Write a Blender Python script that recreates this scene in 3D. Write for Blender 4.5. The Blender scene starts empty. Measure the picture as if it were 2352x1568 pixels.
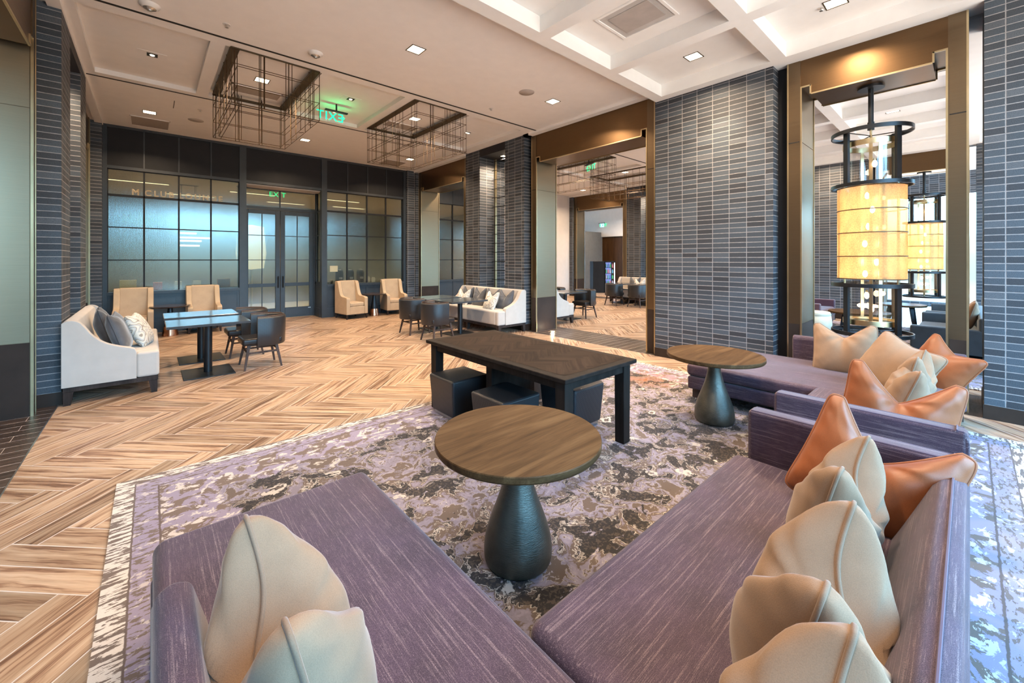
import bpy, bmesh, math, random
from mathutils import Vector, Matrix, Euler
random.seed(7)
PI = math.pi
SC = bpy.context.scene
C = SC.collection

# ------------------------------------------------------------------ camera
cam_d = bpy.data.cameras.new('camera'); cam = bpy.data.objects.new('camera', cam_d); C.objects.link(cam)
cam.location = (0, 0, 1.526)
cam.rotation_euler = (PI/2, 0, -0.7265)
cam_d.sensor_width = 36.0; cam_d.lens = 935.0/2352*36.0
cam_d.shift_y = -188.0/2352; cam_d.clip_start = .02
SC.camera = cam
# ------------------------------------------------------------------ world, view
SC.view_settings.view_transform = 'Standard'; SC.view_settings.look = 'None'
SC.view_settings.exposure = 0.22; SC.view_settings.gamma = 1.0
try: SC.view_settings.use_curve_mapping = False
except Exception: pass
SC.cycles.max_bounces = 7; SC.cycles.diffuse_bounces = 4; SC.cycles.glossy_bounces = 4
SC.cycles.transmission_bounces = 6; SC.cycles.transparent_max_bounces = 12
SC.cycles.caustics_reflective = False; SC.cycles.caustics_refractive = False
SC.cycles.sample_clamp_indirect = 6.0
try: SC.cycles.use_denoising = True
except Exception: pass
W = bpy.data.worlds.new('world'); SC.world = W; W.use_nodes = True
bg = W.node_tree.nodes['Background']
bg.inputs['Strength'].default_value = SKY = 19.0
def world_sky():     # pale blue sky over trees and a dark street; ground below brightened as ceiling fill
    n = W.node_tree.nodes; L = W.node_tree.links; tc = n.new('ShaderNodeTexCoord'); s = n.new('ShaderNodeSeparateXYZ'); L.new(tc.outputs['Generated'], s.inputs[0])
    r = n.new('ShaderNodeValToRGB'); m = n.new('ShaderNodeMath'); m.operation = 'MULTIPLY_ADD'; m.inputs[1].default_value = .5; m.inputs[2].default_value = .5
    L.new(s.outputs[2], m.inputs[0]); L.new(m.outputs[0], r.inputs[0]); e = r.color_ramp.elements
    st = [(.0, (.40, .36, .33)), (.36, (.36, .33, .30)), (.44, (.10, .11, .11)), (.485, (.035, .045, .045)), (.503, (.04, .06, .055)), (.517, (.06, .12, .13)), (.532, (.26, .52, .72)), (.60, (.30, .66, 1.0)), (.72, (.22, .54, .90)), (1.0, (.10, .25, .5))]
    while len(e) < len(st): e.new(.5)
    for q, (p, col) in zip(e, st): q.position = p; q.color = col+(1,)
    L.new(r.outputs[0], bg.inputs['Color'])
world_sky()
WARM = (1.0, .74, .50); WARM2 = (1.0, .60, .32)
def portal(loc, rot, sx, sy):
    l = bpy.data.lights.new('sky_portal', 'AREA'); l.shape = 'RECTANGLE'; l.size = sx; l.size_y = sy
    l.cycles.is_portal = True
    o = bpy.data.objects.new('sky_portal', l); C.objects.link(o); o.location = loc; o.rotation_euler = rot
def arealight(loc, sx, sy, energy, col=WARM, rot=(0, 0, 0), spread=2.6):
    l = bpy.data.lights.new('lamp_or_fill_light', 'AREA'); l.shape = 'RECTANGLE'; l.size = sx; l.size_y = sy
    l.energy = energy; l.color = col; l.spread = spread
    o = bpy.data.objects.new('lamp_or_fill_light', l); C.objects.link(o); o.location = loc; o.rotation_euler = rot
    return o
def pointlight(loc, r, energy, col=WARM2):
    l = bpy.data.lights.new('bulb_light', 'POINT'); l.shadow_soft_size = r; l.energy = energy; l.color = col
    o = bpy.data.objects.new('bulb_light', l); C.objects.link(o); o.location = loc
# windows behind the camera (Y = -2.6) let the sky in
portal((2.6, -2.55, 2.0), (PI/2, 0, 0), 8.0, 3.6)
portal((10.0, -2.55, 2.0), (PI/2, 0, 0), 6.4, 3.6)

# ------------------------------------------------------------------ node helpers
class NT:
    def __init__(s, name):
        s.m = bpy.data.materials.new(name); s.m.use_nodes = True
        s.t = s.m.node_tree; s.n = s.t.nodes; s.b = s.n['Principled BSDF']; s.out = s.n['Material Output']
    def lk(s, a, b): s.t.links.new(a, b)
    def val(s, sock, v):
        if isinstance(v, bpy.types.NodeSocket): s.lk(v, sock)
        elif isinstance(v, (tuple, list)): sock.default_value = tuple(v) + ((1,) if len(v) == 3 and sock.type == 'RGBA' else ())
        else: sock.default_value = v
    def math(s, op, a, b=0.0, c=None, clamp=False):
        n = s.n.new('ShaderNodeMath'); n.operation = op; n.use_clamp = clamp
        s.val(n.inputs[0], a); s.val(n.inputs[1], b)
        if c is not None: s.val(n.inputs[2], c)
        return n.outputs[0]
    def obj(s, scale=(1, 1, 1), loc=(0, 0, 0), src='Object'):
        tc = s.n.new('ShaderNodeTexCoord'); mp = s.n.new('ShaderNodeMapping')
        s.lk(tc.outputs[src], mp.inputs['Vector']); mp.inputs['Scale'].default_value = scale; mp.inputs['Location'].default_value = loc
        return mp.outputs[0]
    def noise(s, vec, scale=5, detail=3, rough=.55, dist=0.0, out='Fac'):
        n = s.n.new('ShaderNodeTexNoise'); s.lk(vec, n.inputs['Vector']); n.inputs['Scale'].default_value = scale
        n.inputs['Detail'].default_value = detail; n.inputs['Roughness'].default_value = rough; n.inputs['Distortion'].default_value = dist
        return n.outputs[out]
    def sep(s, vec):
        n = s.n.new('ShaderNodeSeparateXYZ'); s.lk(vec, n.inputs[0]); return n.outputs
    def comb(s, x, y, z=0.0):
        n = s.n.new('ShaderNodeCombineXYZ'); s.val(n.inputs[0], x); s.val(n.inputs[1], y); s.val(n.inputs[2], z); return n.outputs[0]
    def ramp(s, f, stops, interp='LINEAR'):
        n = s.n.new('ShaderNodeValToRGB'); s.lk(f, n.inputs[0]); n.color_ramp.interpolation = interp
        e = n.color_ramp.elements
        while len(e) < len(stops): e.new(.5)
        for q, (p, c) in zip(e, stops):
            q.position = p; q.color = (c, c, c, 1) if isinstance(c, (int, float)) else tuple(c) + (1,)
        return n.outputs[0]
    def mix(s, f, a, b, mode='MIX'):
        n = s.n.new('ShaderNodeMix'); n.data_type = 'RGBA'; n.blend_type = mode
        s.val(n.inputs['Factor'], f); s.val(n.inputs['A'], a); s.val(n.inputs['B'], b)
        return n.outputs['Result']
    def attr(s, name):
        n = s.n.new('ShaderNodeAttribute'); n.attribute_name = name; return n.outputs['Fac']
    def bump(s, h, strength=.3, dist=.01):
        n = s.n.new('ShaderNodeBump'); s.lk(h, n.inputs['Height']); n.inputs['Strength'].default_value = strength; n.inputs['Distance'].default_value = dist
        s.lk(n.outputs[0], s.b.inputs['Normal'])
    def set(s, color=None, rough=None, metal=None, spec=None, sheen=None, emit=None, es=0):
        if color is not None: s.val(s.b.inputs['Base Color'], color)
        if rough is not None: s.val(s.b.inputs['Roughness'], rough)
        if metal is not None: s.b.inputs['Metallic'].default_value = metal
        if spec is not None: s.b.inputs['Specular IOR Level'].default_value = spec
        if sheen is not None: s.b.inputs['Sheen Weight'].default_value = sheen; s.b.inputs['Sheen Roughness'].default_value = .4
        if emit is not None: s.val(s.b.inputs['Emission Color'], emit); s.b.inputs['Emission Strength'].default_value = es
        return s.m
def plain(name, color, rough=.6, metal=0.0, var=.08, scale=6, spec=.5, sheen=None, bump=0.0, bscale=200):
    t = NT(name); v = t.obj(); f = t.noise(v, scale, 4)
    lo = tuple(max(0, c*(1-var)) for c in color); hi = tuple(min(1, c*(1+var)) for c in color)
    col = t.ramp(f, [(.3, lo), (.7, hi)])
    if bump: t.bump(t.noise(v, bscale, 2), bump, .002)
    return t.set(col, rough, metal, spec, sheen)
def emis(name, color, strength):
    t = NT(name); t.set((.0, .0, .0), .6, emit=color, es=strength); return t.m

# ------------------------------------------------------------------ materials
def brick_mat(name, L=.222, Hh=.0677, ou=0.0, tone=1.0):
    t = NT(name); tc = t.n.new('ShaderNodeTexCoord'); P = t.sep(tc.outputs['Object'])
    g = t.n.new('ShaderNodeNewGeometry'); N = t.sep(g.outputs['Normal'])
    ax = t.math('GREATER_THAN', t.math('ABSOLUTE', N[0]), .5)
    u = t.math('ADD', t.math('ADD', t.math('MULTIPLY', P[1], ax), t.math('MULTIPLY', P[0], t.math('SUBTRACT', 1.0, ax))), ou)
    us = t.math('DIVIDE', u, L); vs = t.math('DIVIDE', P[2], Hh)
    wob = t.math('MULTIPLY', t.math('SUBTRACT', t.noise(t.comb(u, P[2], 0), 30, 2), .5), .0045)
    fu = t.math('FRACT', us); fv = t.math('FRACT', vs)
    du = t.math('MULTIPLY', t.math('MINIMUM', fu, t.math('SUBTRACT', 1.0, fu)), L)
    dv = t.math('MULTIPLY', t.math('MINIMUM', fv, t.math('SUBTRACT', 1.0, fv)), Hh)
    d = t.math('ADD', t.math('MINIMUM', du, dv), wob)
    mort = t.math('SUBTRACT', 1.0, t.math('MULTIPLY', t.math('SUBTRACT', d, .0032), 600.0, clamp=True), clamp=True)
    wn = t.n.new('ShaderNodeTexWhiteNoise'); wn.noise_dimensions = '2D'
    t.lk(t.comb(t.math('FLOOR', us), t.math('FLOOR', vs)), wn.inputs['Vector'])
    body = t.ramp(wn.outputs['Value'], [(0, (.031*tone, .035*tone, .043*tone)), (.45, (.045*tone, .056*tone, .070*tone)), (.9, (.064*tone, .083*tone, .105*tone)), (1, (.09*tone, .10*tone, .115*tone))])
    sp = t.ramp(t.noise(tc.outputs['Object'], 170, 2), [(.33, .55), (.5, 1.0)])
    body = t.mix(1.0, body, sp, 'MULTIPLY')
    col = t.mix(mort, body, (.27, .265, .27))
    h = t.math('ADD', t.math('MULTIPLY', mort, -1.0), t.math('MULTIPLY', t.noise(tc.outputs['Object'], 90, 3), .35))
    t.bump(h, .5, .006)
    return t.set(col, .62, 0, .45)
BRICK = brick_mat('dark_stack_bond_brick')
BRICK1 = brick_mat('dark_stack_bond_brick_single', L=.30, ou=.86+.02)
CEIL = plain('ceiling_paint', (.87, .85, .82), .85, var=.02)
CEIL2 = plain('ceiling_paint_warm', (.87, .84, .81), .85, var=.02)
WHITE = plain('wall_paint_pale', (.66, .62, .60), .8, var=.03)
BLACKP = plain('charcoal_panel_paint', (.014, .015, .018), .5, var=.12, spec=.25)
NAVYP = plain('blue_black_panel_paint', (.028, .036, .046), .4, var=.12)
SLOT = plain('slot_black', (.008, .007, .006), .7)
KICK = plain('dark_wood_veneer', (.032, .021, .016), .5, var=.3, scale=3, spec=.2)
BRASS = plain('champagne_brass', (.62, .50, .30), .3, 1.0, var=.1)
def brushed(name, col, rough=.33, ax=2):
    t = NT(name); sc = [3, 3, 3]; sc[ax] = 400
    f = t.noise(t.obj(tuple(sc)), 1, 2); c = t.ramp(f, [(.3, tuple(v*.93 for v in col)), (.7, tuple(min(1, v*1.05) for v in col))])
    r = t.ramp(f, [(.3, rough*.9), (.7, rough*1.1)]); return t.set(c, r, 1.0)
BRONZE = brushed('bronze_panel', (.17, .105, .055), .34)
BRONZE2 = brushed('bronze_frame', (.20, .145, .09), .36)
JAMB = brushed('champagne_metal_panel', (.33, .27, .185), .34)
STEEL = plain('blackened_steel', (.03, .033, .038), .38, .7, var=.2)
WIREM = plain('bronze_wire', (.09, .055, .028), .5, .6)
CAGEP = plain('bronze_plate', (.085, .06, .035), .5, .6)
def wood_floor(name, cols, gr=(.10, .06, .035)):
    t = NT(name); uv = t.obj(src='UV'); tone = t.attr('tone')
    s = t.sep(uv); off = t.math('MULTIPLY', tone, 57.0)
    v = t.comb(t.math('MULTIPLY', s[0], 1.0), t.math('MULTIPLY', s[1], 9.0), off)
    warp = t.noise(t.comb(s[0], t.math('MULTIPLY', s[1], 3.0), off), 2.2, 3)
    v2 = t.comb(t.math('MULTIPLY', s[0], .75), t.math('ADD', t.math('MULTIPLY', s[1], 15.0), t.math('MULTIPLY', warp, .9)), off)
    g1 = t.noise(v2, 2.1, 6, .62, .4)
    fine = t.noise(t.comb(t.math('MULTIPLY', s[0], 4.0), t.math('MULTIPLY', s[1], 160.0), off), 1.5, 3)
    c = t.ramp(g1, [(.30, cols[0]), (.42, cols[1]), (.49, cols[2]), (.60, cols[3]), (.74, cols[4])])
    tn = t.ramp(tone, [(0, .66), (.4, .92), (1, 1.12)])
    c = t.mix(1.0, c, tn, 'MULTIPLY')
    c = t.mix(.28, c, t.ramp(fine, [(.35, .35), (.6, 1.0)]), 'MULTIPLY')
    t.bump(fine, .05, .002)
    return t.set(c, t.ramp(g1, [(.3, .42), (.7, .3)]), 0, .45)
FLOORM = wood_floor('herringbone_plank', [(.095, .048, .028), (.235, .13, .08), (.41, .275, .18), (.51, .375, .265), (.56, .435, .33)])
DARKM = wood_floor('dark_plank', [(.022, .015, .012), (.045, .030, .024), (.065, .046, .037), (.08, .058, .048), (.095, .07, .058)])
GROUT = plain('tile_grout', (.62, .59, .56), .8)
def wood(name, c0, c1, c2, ax=0, rough=.35, sc=1.0):
    t = NT(name); s = [14*sc, 14*sc, 14*sc]; s[ax] = 1.4*sc
    f = t.noise(t.obj(tuple(s)), 1.0, 6, .65, .8); fi = [170, 170, 170]; fi[ax] = 6
    f2 = t.noise(t.obj(tuple(fi)), 1.0, 2)
    c = t.ramp(f, [(.3, c0), (.5, c1), (.7, c2)]); c = t.mix(.35, c, t.ramp(f2, [(.35, .4), (.6, 1.0)]), 'MULTIPLY')
    t.bump(f2, .05, .002)
    return t.set(c, rough, 0, .10)
TABLEW = wood('walnut_top', (.034, .017, .007), (.075, .040, .017), (.12, .070, .032), 0, .45)
ESPR = wood('espresso_wood', (.010, .008, .007), (.018, .014, .012), (.027, .021, .018), 2, .5)
LEGW = wood('chair_leg_wood', (.05, .032, .026), (.085, .058, .048), (.12, .085, .07), 2, .45)
LEGD = wood('dark_leg_wood', (.022, .017, .015), (.04, .03, .027), (.06, .045, .04), 2, .45)
WALLW = wood('dark_wall_wood', (.035, .015, .006), (.06, .027, .010), (.085, .04, .016), 2, .4, .4)
TTOP = plain('slate_grey_top', (.05, .055, .06), .16, var=.15, spec=.6)
BLKMET = plain('black_metal', (.014, .015, .017), .35, .3)
def fabric(name, base, fleck, ax):
    t = NT(name); s = [430, 430, 430]; s[ax] = 15
    st = t.noise(t.obj(tuple(s)), 1.0, 3, .6); big = t.noise(t.obj(), 5, 3); fine = t.noise(t.obj(), 620, 2)
    s2 = [140, 140, 140]; s2[ax] = 2.6; st2 = t.noise(t.obj(tuple(s2)), 1.0, 2, .5)
    amt = t.math('ADD', t.ramp(st, [(.55, 0.0), (.67, .6)]), t.ramp(st2, [(.585, 0.0), (.67, .65)]), clamp=True)
    amt = t.math('MULTIPLY', amt, t.ramp(fine, [(.42, .15), (.58, 1.0)]))
    c0 = t.mix(t.ramp(big, [(.35, 0.0), (.65, 1.0)]), tuple(v*.8 for v in base), tuple(v*1.2 for v in base))
    c0 = t.mix(t.ramp(fine, [(.35, .6), (.62, 0.0)]), c0, tuple(v*.3 for v in base))
    c0 = t.mix(t.ramp(fine, [(.56, 0.0), (.70, .42)]), c0, fleck)
    c = t.mix(amt, c0, fleck); t.bump(fine, .25, .002)
    return t.set(c, .72, 0, .35, .25)
PURX = fabric('aubergine_slub_fabric_x', (.060, .034, .060), (.27, .20, .21), 0)
PURY = fabric('aubergine_slub_fabric_y', (.060, .034, .060), (.27, .20, .21), 1)
PURPLAIN = plain('aubergine_piping', (.075, .05, .085), .7, sheen=.2)
def soft(name, col, rough=.85, var=.12, sheen=.3, bs=500, b=.2, sc=7):
    t = NT(name); v = t.obj(); f = t.noise(v, sc, 4); fi = t.noise(v, bs, 2)
    c = t.ramp(f, [(.3, tuple(c*(1-var) for c in col)), (.7, tuple(min(1, c*(1+var)) for c in col))])
    c = t.mix(.35, c, t.ramp(fi, [(.3, .55), (.65, 1.0)]), 'MULTIPLY'); t.bump(fi, b, .002)
    return t.set(c, rough, 0, .3, sheen)
TAN = soft('oatmeal_wool_felt', (.29, .185, .115), bs=420, sc=14, var=.07); TANP = soft('oatmeal_piping', (.24, .155, .10))
LEATH = soft('cognac_leather', (.28, .088, .032), .42, .18, .1, 350, .12, 5)
LEATHP = soft('cognac_piping', (.30, .11, .05), .45, .15, .05)
CHAR = soft('charcoal_velvet', (.085, .088, .098), .7, .25, .6); CHARP = soft('charcoal_piping', (.06, .062, .07), .7)
LINEN = soft('cream_linen', (.52, .475, .43), .85, .05, .15, 600, .15)
CAMEL = soft('camel_upholstery', (.52, .385, .25), .6, .06, .1, 400, .08)
BLUEF = soft('slate_blue_upholstery', (.06, .085, .105), .8, .15, .2)
CREAMF = soft('cream_vinyl', (.74, .69, .52), .5, .04, .0)
def paisley():
    t = NT('paisley_fabric'); v = t.obj(); w = t.n.new('ShaderNodeTexNoise'); t.lk(v, w.inputs['Vector']); w.inputs['Scale'].default_value = 7; w.inputs['Detail'].default_value = 1
    f = t.math('FRACT', t.math('MULTIPLY', w.outputs['Fac'], 7.0))
    c = t.ramp(f, [(0, (.62, .58, .50)), (.28, (.62, .58, .50)), (.34, (.27, .22, .17)), (.5, (.30, .27, .23)), (.55, (.62, .60, .56)), (.74, (.36, .37, .37)), (.9, (.64, .60, .53))])
    return t.set(c, .6, 0, .3, .2)
PAIS = paisley()
def quilted(name, col, scale, rough=.32, bs=.5):
    t = NT(name); tc = t.n.new('ShaderNodeTexCoord'); P = t.sep(tc.outputs['Object']); g = t.n.new('ShaderNodeNewGeometry'); N = t.sep(g.outputs['Normal'])
    ax = t.math('GREATER_THAN', t.math('ABSOLUTE', N[0]), .6); az = t.math('GREATER_THAN', t.math('ABSOLUTE', N[2]), .6)
    u = t.math('ADD', t.math('MULTIPLY', P[1], ax), t.math('MULTIPLY', P[0], t.math('SUBTRACT', 1.0, ax)))
    w = t.math('ADD', t.math('MULTIPLY', P[1], az), t.math('MULTIPLY', P[2], t.math('SUBTRACT', 1.0, az)))
    a = t.math('SINE', t.math('MULTIPLY', t.math('ADD', u, w), scale)); b = t.math('SINE', t.math('MULTIPLY', t.math('SUBTRACT', u, w), scale))
    h = t.math('MULTIPLY', a, b); t.bump(h, bs, .0025)
    c = t.mix(t.ramp(h, [(.2, 0.0), (.8, 1.0)]), tuple(v*.6 for v in col), tuple(v*1.25 for v in col))
    return t.set(c, rough, 0, .55)
OTTM = quilted('woven_black_leather', (.022, .025, .030), 430.0, .34, .38)
QUILT = quilted('quilted_black_leather', (.020, .022, .026), 460.0, .32, .22)
BLKLEA = soft('black_leather', (.022, .018, .018), .3, .2, .0, 300, .08)
BRNLEA = soft('dark_brown_leather', (.05, .026, .020), .28, .2, .0, 300, .08)
HAMM = NT('hammered_dark_bronze'); _z = HAMM.obj((40, 40, 420)); HAMM.bump(HAMM.noise(_z, 1.0, 3), .5, .004)
HAMM = HAMM.set(HAMM.ramp(HAMM.noise(HAMM.obj(), 6, 3), [(.3, (.075, .075, .062)), (.7, (.155, .148, .12))]), .36, .75)
COPPER = plain('copper', (.72, .36, .22), .25, 1.0)
MARBLE = plain('dark_marble', (.05, .035, .032), .18, var=.6, scale=12)
CHROME = plain('brushed_nickel', (.55, .55, .54), .3, 1.0)
def rug_mat(x0, x1, y0, y1, light=1.0):
    t = NT('distressed_damask_wool'); v = t.obj(); P = t.sep(v)
    warp = t.noise(v, 3.0, 4, .6, out='Color'); vv = t.n.new('ShaderNodeVectorMath'); vv.operation = 'MULTIPLY_ADD'
    t.lk(warp, vv.inputs[0]); vv.inputs[1].default_value = (.35, .35, 0); t.lk(v, vv.inputs[2]); wv = vv.outputs[0]
    n1 = t.noise(wv, 4.3, 10, .64, .35); n2 = t.noise(t.obj(loc=(7, 3, 0)), 7.5, 10, .66, .5); n3 = t.noise(t.obj((1, 1.6, 1), (1, 9, 0)), 10.0, 10, .68, .5); n4 = t.noise(t.obj(loc=(2, 5, 0)), 60, 3)
    vo = t.n.new('ShaderNodeTexVoronoi'); t.lk(wv, vo.inputs['Vector']); vo.inputs['Scale'].default_value = 3.6; vo.feature = 'F1'
    rr = t.math('ADD', vo.outputs['Distance'], t.math('MULTIPLY', t.math('SUBTRACT', n2, .5), .22))
    K = (.035, .033, .034); T = (.135, .105, .088); LV = (.205, .185, .235); LV2 = (.27, .25, .32); CR = (.50, .46, .42)
    c = t.ramp(n1, [(0, K), (.468, K), (.473, CR), (.480, CR), (.484, T), (.515, T), (.52, LV), (.575, LV2), (.58, CR), (.586, T), (1, T)])
    c = t.mix(t.math('MULTIPLY', t.ramp(n4, [(.52, 0.0), (.56, .5)]), t.ramp(n1, [(.45, 1.0), (.46, 0.0)])), c, T)
    fl = t.math('MULTIPLY', t.ramp(rr, [(.10, 0.0), (.115, 1.0), (.19, 1.0), (.20, 0.0)]), t.ramp(n3, [(.44, 0.0), (.46, 1.0)]))
    c = t.mix(fl, c, CR); c = t.mix(t.ramp(rr, [(.075, 1.0), (.085, 0.0)]), c, T)
    c = t.mix(t.ramp(n2, [(.375, 1.0), (.385, 0.0)]), c, LV); c = t.mix(t.ramp(n3, [(.615, 0.0), (.625, 1.0)]), c, LV2); c = t.mix(t.ramp(n3, [(.665, 0.0), (.675, 1.0)]), c, CR)
    c = t.mix(t.ramp(n2, [(.64, 0.0), (.65, 1.0)]), c, K)
    # border bands
    dx = t.math('MINIMUM', t.math('SUBTRACT', P[0], x0), t.math('SUBTRACT', x1, P[0])); dy = t.math('MINIMUM', t.math('SUBTRACT', P[1], y0), t.math('SUBTRACT', y1, P[1]))
    d = t.math('MINIMUM', dx, dy)
    st = t.noise(t.obj((9, 42, 1)), 1.0, 5, .6); st2 = t.noise(t.obj((12, 30, 1), (3, 3, 0)), 1.4, 5, .6)
    cream = t.mix(t.ramp(st, [(.50, 0.0), (.515, 1.0)]), (.66, .62, .58), (.17, .135, .12))
    lav = t.mix(t.ramp(st2, [(.53, 0.0), (.55, 1.0)]), (.29, .26, .36), (.17, .135, .12))
    lav = t.mix(t.ramp(n3, [(.57, 0.0), (.585, 1.0)]), lav, (.5, .46, .47))
    tau = t.mix(t.ramp(n2, [(.47, 0.0), (.485, 1.0)]), (.17, .13, .11), (.28, .25, .34)); tau = t.mix(t.ramp(n3, [(.55, 0.0), (.565, 1.0)]), tau, (.56, .52, .50))
    jig = t.math('ADD', d, t.math('MULTIPLY', t.math('SUBTRACT', t.noise(v, 25, 3), .5), .012))
    def lt(a, w=.003): return t.math('SUBTRACT', 1.0, t.math('MULTIPLY', t.math('SUBTRACT', jig, a), 1/w, clamp=True), clamp=True)
    wide = t.math('SUBTRACT', 1.0, t.math('MULTIPLY', t.math('SUBTRACT', t.math('ADD', d, t.math('MULTIPLY', t.math('SUBTRACT', n1, .5), .35)), .52), 60.0, clamp=True), clamp=True)
    c = t.mix(wide, c, tau); c = t.mix(lt(.215), c, (.13, .10, .09)); c = t.mix(lt(.205), c, lav)
    c = t.mix(lt(.098), c, (.14, .11, .10)); c = t.mix(lt(.09), c, cream)
    # rust patch near the far right corner
    px = t.math('SUBTRACT', P[0], 4.75); py = t.math('SUBTRACT', P[1], 2.75); dist = t.math('SQRT', t.math('ADD', t.math('MULTIPLY', px, px), t.math('MULTIPLY', py, py)))
    ru = t.math('MULTIPLY', t.ramp(t.math('ADD', dist, t.math('MULTIPLY', n2, .3)), [(.38, 1.0), (.6, 0.0)]), t.ramp(n1, [(.4, 0.0), (.6, .8)]))
    c = t.mix(ru, c, (.26, .10, .03))
    fi = t.noise(t.obj((1, 3, 1)), 260, 2); c = t.mix(.35, c, t.ramp(fi, [(.3, .6), (.65, 1.0)]), 'MULTIPLY'); t.bump(fi, .3, .003)
    return t.set(c, .95, 0, .15, .1)
def reeded():
    t = NT('reeded_glass'); t.n.remove(t.b); v = t.obj((1, 1, 1)); s = t.sep(v)
    wv = t.math('SINE', t.math('MULTIPLY', t.math('ADD', s[0], s[1]), 2*PI/.018))
    g = t.n.new('ShaderNodeBsdfGlossy'); g.inputs['Color'].default_value = (.72, .78, .80, 1); g.inputs['Roughness'].default_value = .13
    r = t.n.new('ShaderNodeBsdfRefraction'); r.inputs['IOR'].default_value = 1.06; r.inputs['Roughness'].default_value = .16; r.inputs['Color'].default_value = (.70, .76, .72, 1)
    b = t.n.new('ShaderNodeBump'); t.lk(wv, b.inputs['Height']); b.inputs['Strength'].default_value = .10; b.inputs['Distance'].default_value = .002
    t.lk(b.outputs[0], g.inputs['Normal']); t.lk(b.outputs[0], r.inputs['Normal'])
    m = t.n.new('ShaderNodeMixShader'); m.inputs[0].default_value = .14; t.lk(r.outputs[0], m.inputs[1]); t.lk(g.outputs[0], m.inputs[2])
    t.lk(m.outputs[0], t.out.inputs['Surface']); return t.m
REED = reeded()
def clear_glass(name, tint=(1, 1, 1), refl=.08, rough=.02):
    t = NT(name); t.n.remove(t.b); v = t.noise(t.obj(), 4, 2)
    g = t.n.new('ShaderNodeBsdfGlossy'); g.inputs['Roughness'].default_value = rough
    r = t.n.new('ShaderNodeBsdfTransparent'); r.inputs['Color'].default_value = tint+(1,)
    fr = t.n.new('ShaderNodeLayerWeight'); fr.inputs[0].default_value = .25
    f = t.math('ADD', t.math('MULTIPLY', fr.outputs['Facing'], .35), t.math('MULTIPLY', v, refl*2), clamp=True)
    m = t.n.new('ShaderNodeMixShader'); t.lk(f, m.inputs[0]); t.lk(r.outputs[0], m.inputs[1]); t.lk(g.outputs[0], m.inputs[2])
    t.lk(m.outputs[0], t.out.inputs['Surface']); return t.m
CLEAR = clear_glass('clear_glass'); LGLASS = clear_glass('lantern_glass', (.95, .95, .95), .05)
def mesh_shade():
    t = NT('gold_mesh_screen'); t.n.remove(t.b); P = t.sep(t.obj())
    an = t.math('ARCTAN2', P[1], P[0])
    f = t.noise(t.comb(t.math('MULTIPLY', an, 30.0), t.math('MULTIPLY', P[2], 60.0), 0), 1.0, 3); f2 = t.noise(t.comb(t.math('MULTIPLY', an, 3.0), t.math('MULTIPLY', P[2], 4.0), 0), 1.5, 2)
    tr = t.n.new('ShaderNodeBsdfTranslucent'); tr.inputs['Color'].default_value = (.92, .62, .34, 1)
    di = t.n.new('ShaderNodeBsdfDiffuse'); di.inputs['Color'].default_value = (.70, .50, .28, 1)
    tp = t.n.new('ShaderNodeBsdfTransparent'); tp.inputs['Color'].default_value = (1, .80, .52, 1)
    m1 = t.n.new('ShaderNodeMixShader'); m1.inputs[0].default_value = .35; t.lk(tr.outputs[0], m1.inputs[1]); t.lk(di.outputs[0], m1.inputs[2])
    m2 = t.n.new('ShaderNodeMixShader'); t.lk(t.math('ADD', t.ramp(f, [(.3, .15), (.7, .42)]), t.ramp(f2, [(.35, 0.0), (.7, .15)])), m2.inputs[0]); t.lk(m1.outputs[0], m2.inputs[1]); t.lk(tp.outputs[0], m2.inputs[2])
    t.lk(m2.outputs[0], t.out.inputs['Surface']); return t.m
SHADE = mesh_shade()
E_DOWN = emis('downlight_glow', (1.0, .80, .55), 9.0)
E_BULB = emis('bulb_glow', (1.0, .66, .34), 45.0)
E_GREEN = emis('exit_green', (.0, 1.0, .32), 2.2)
E_LIN = emis('linear_light', (1.0, .72, .42), 3.5)

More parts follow.
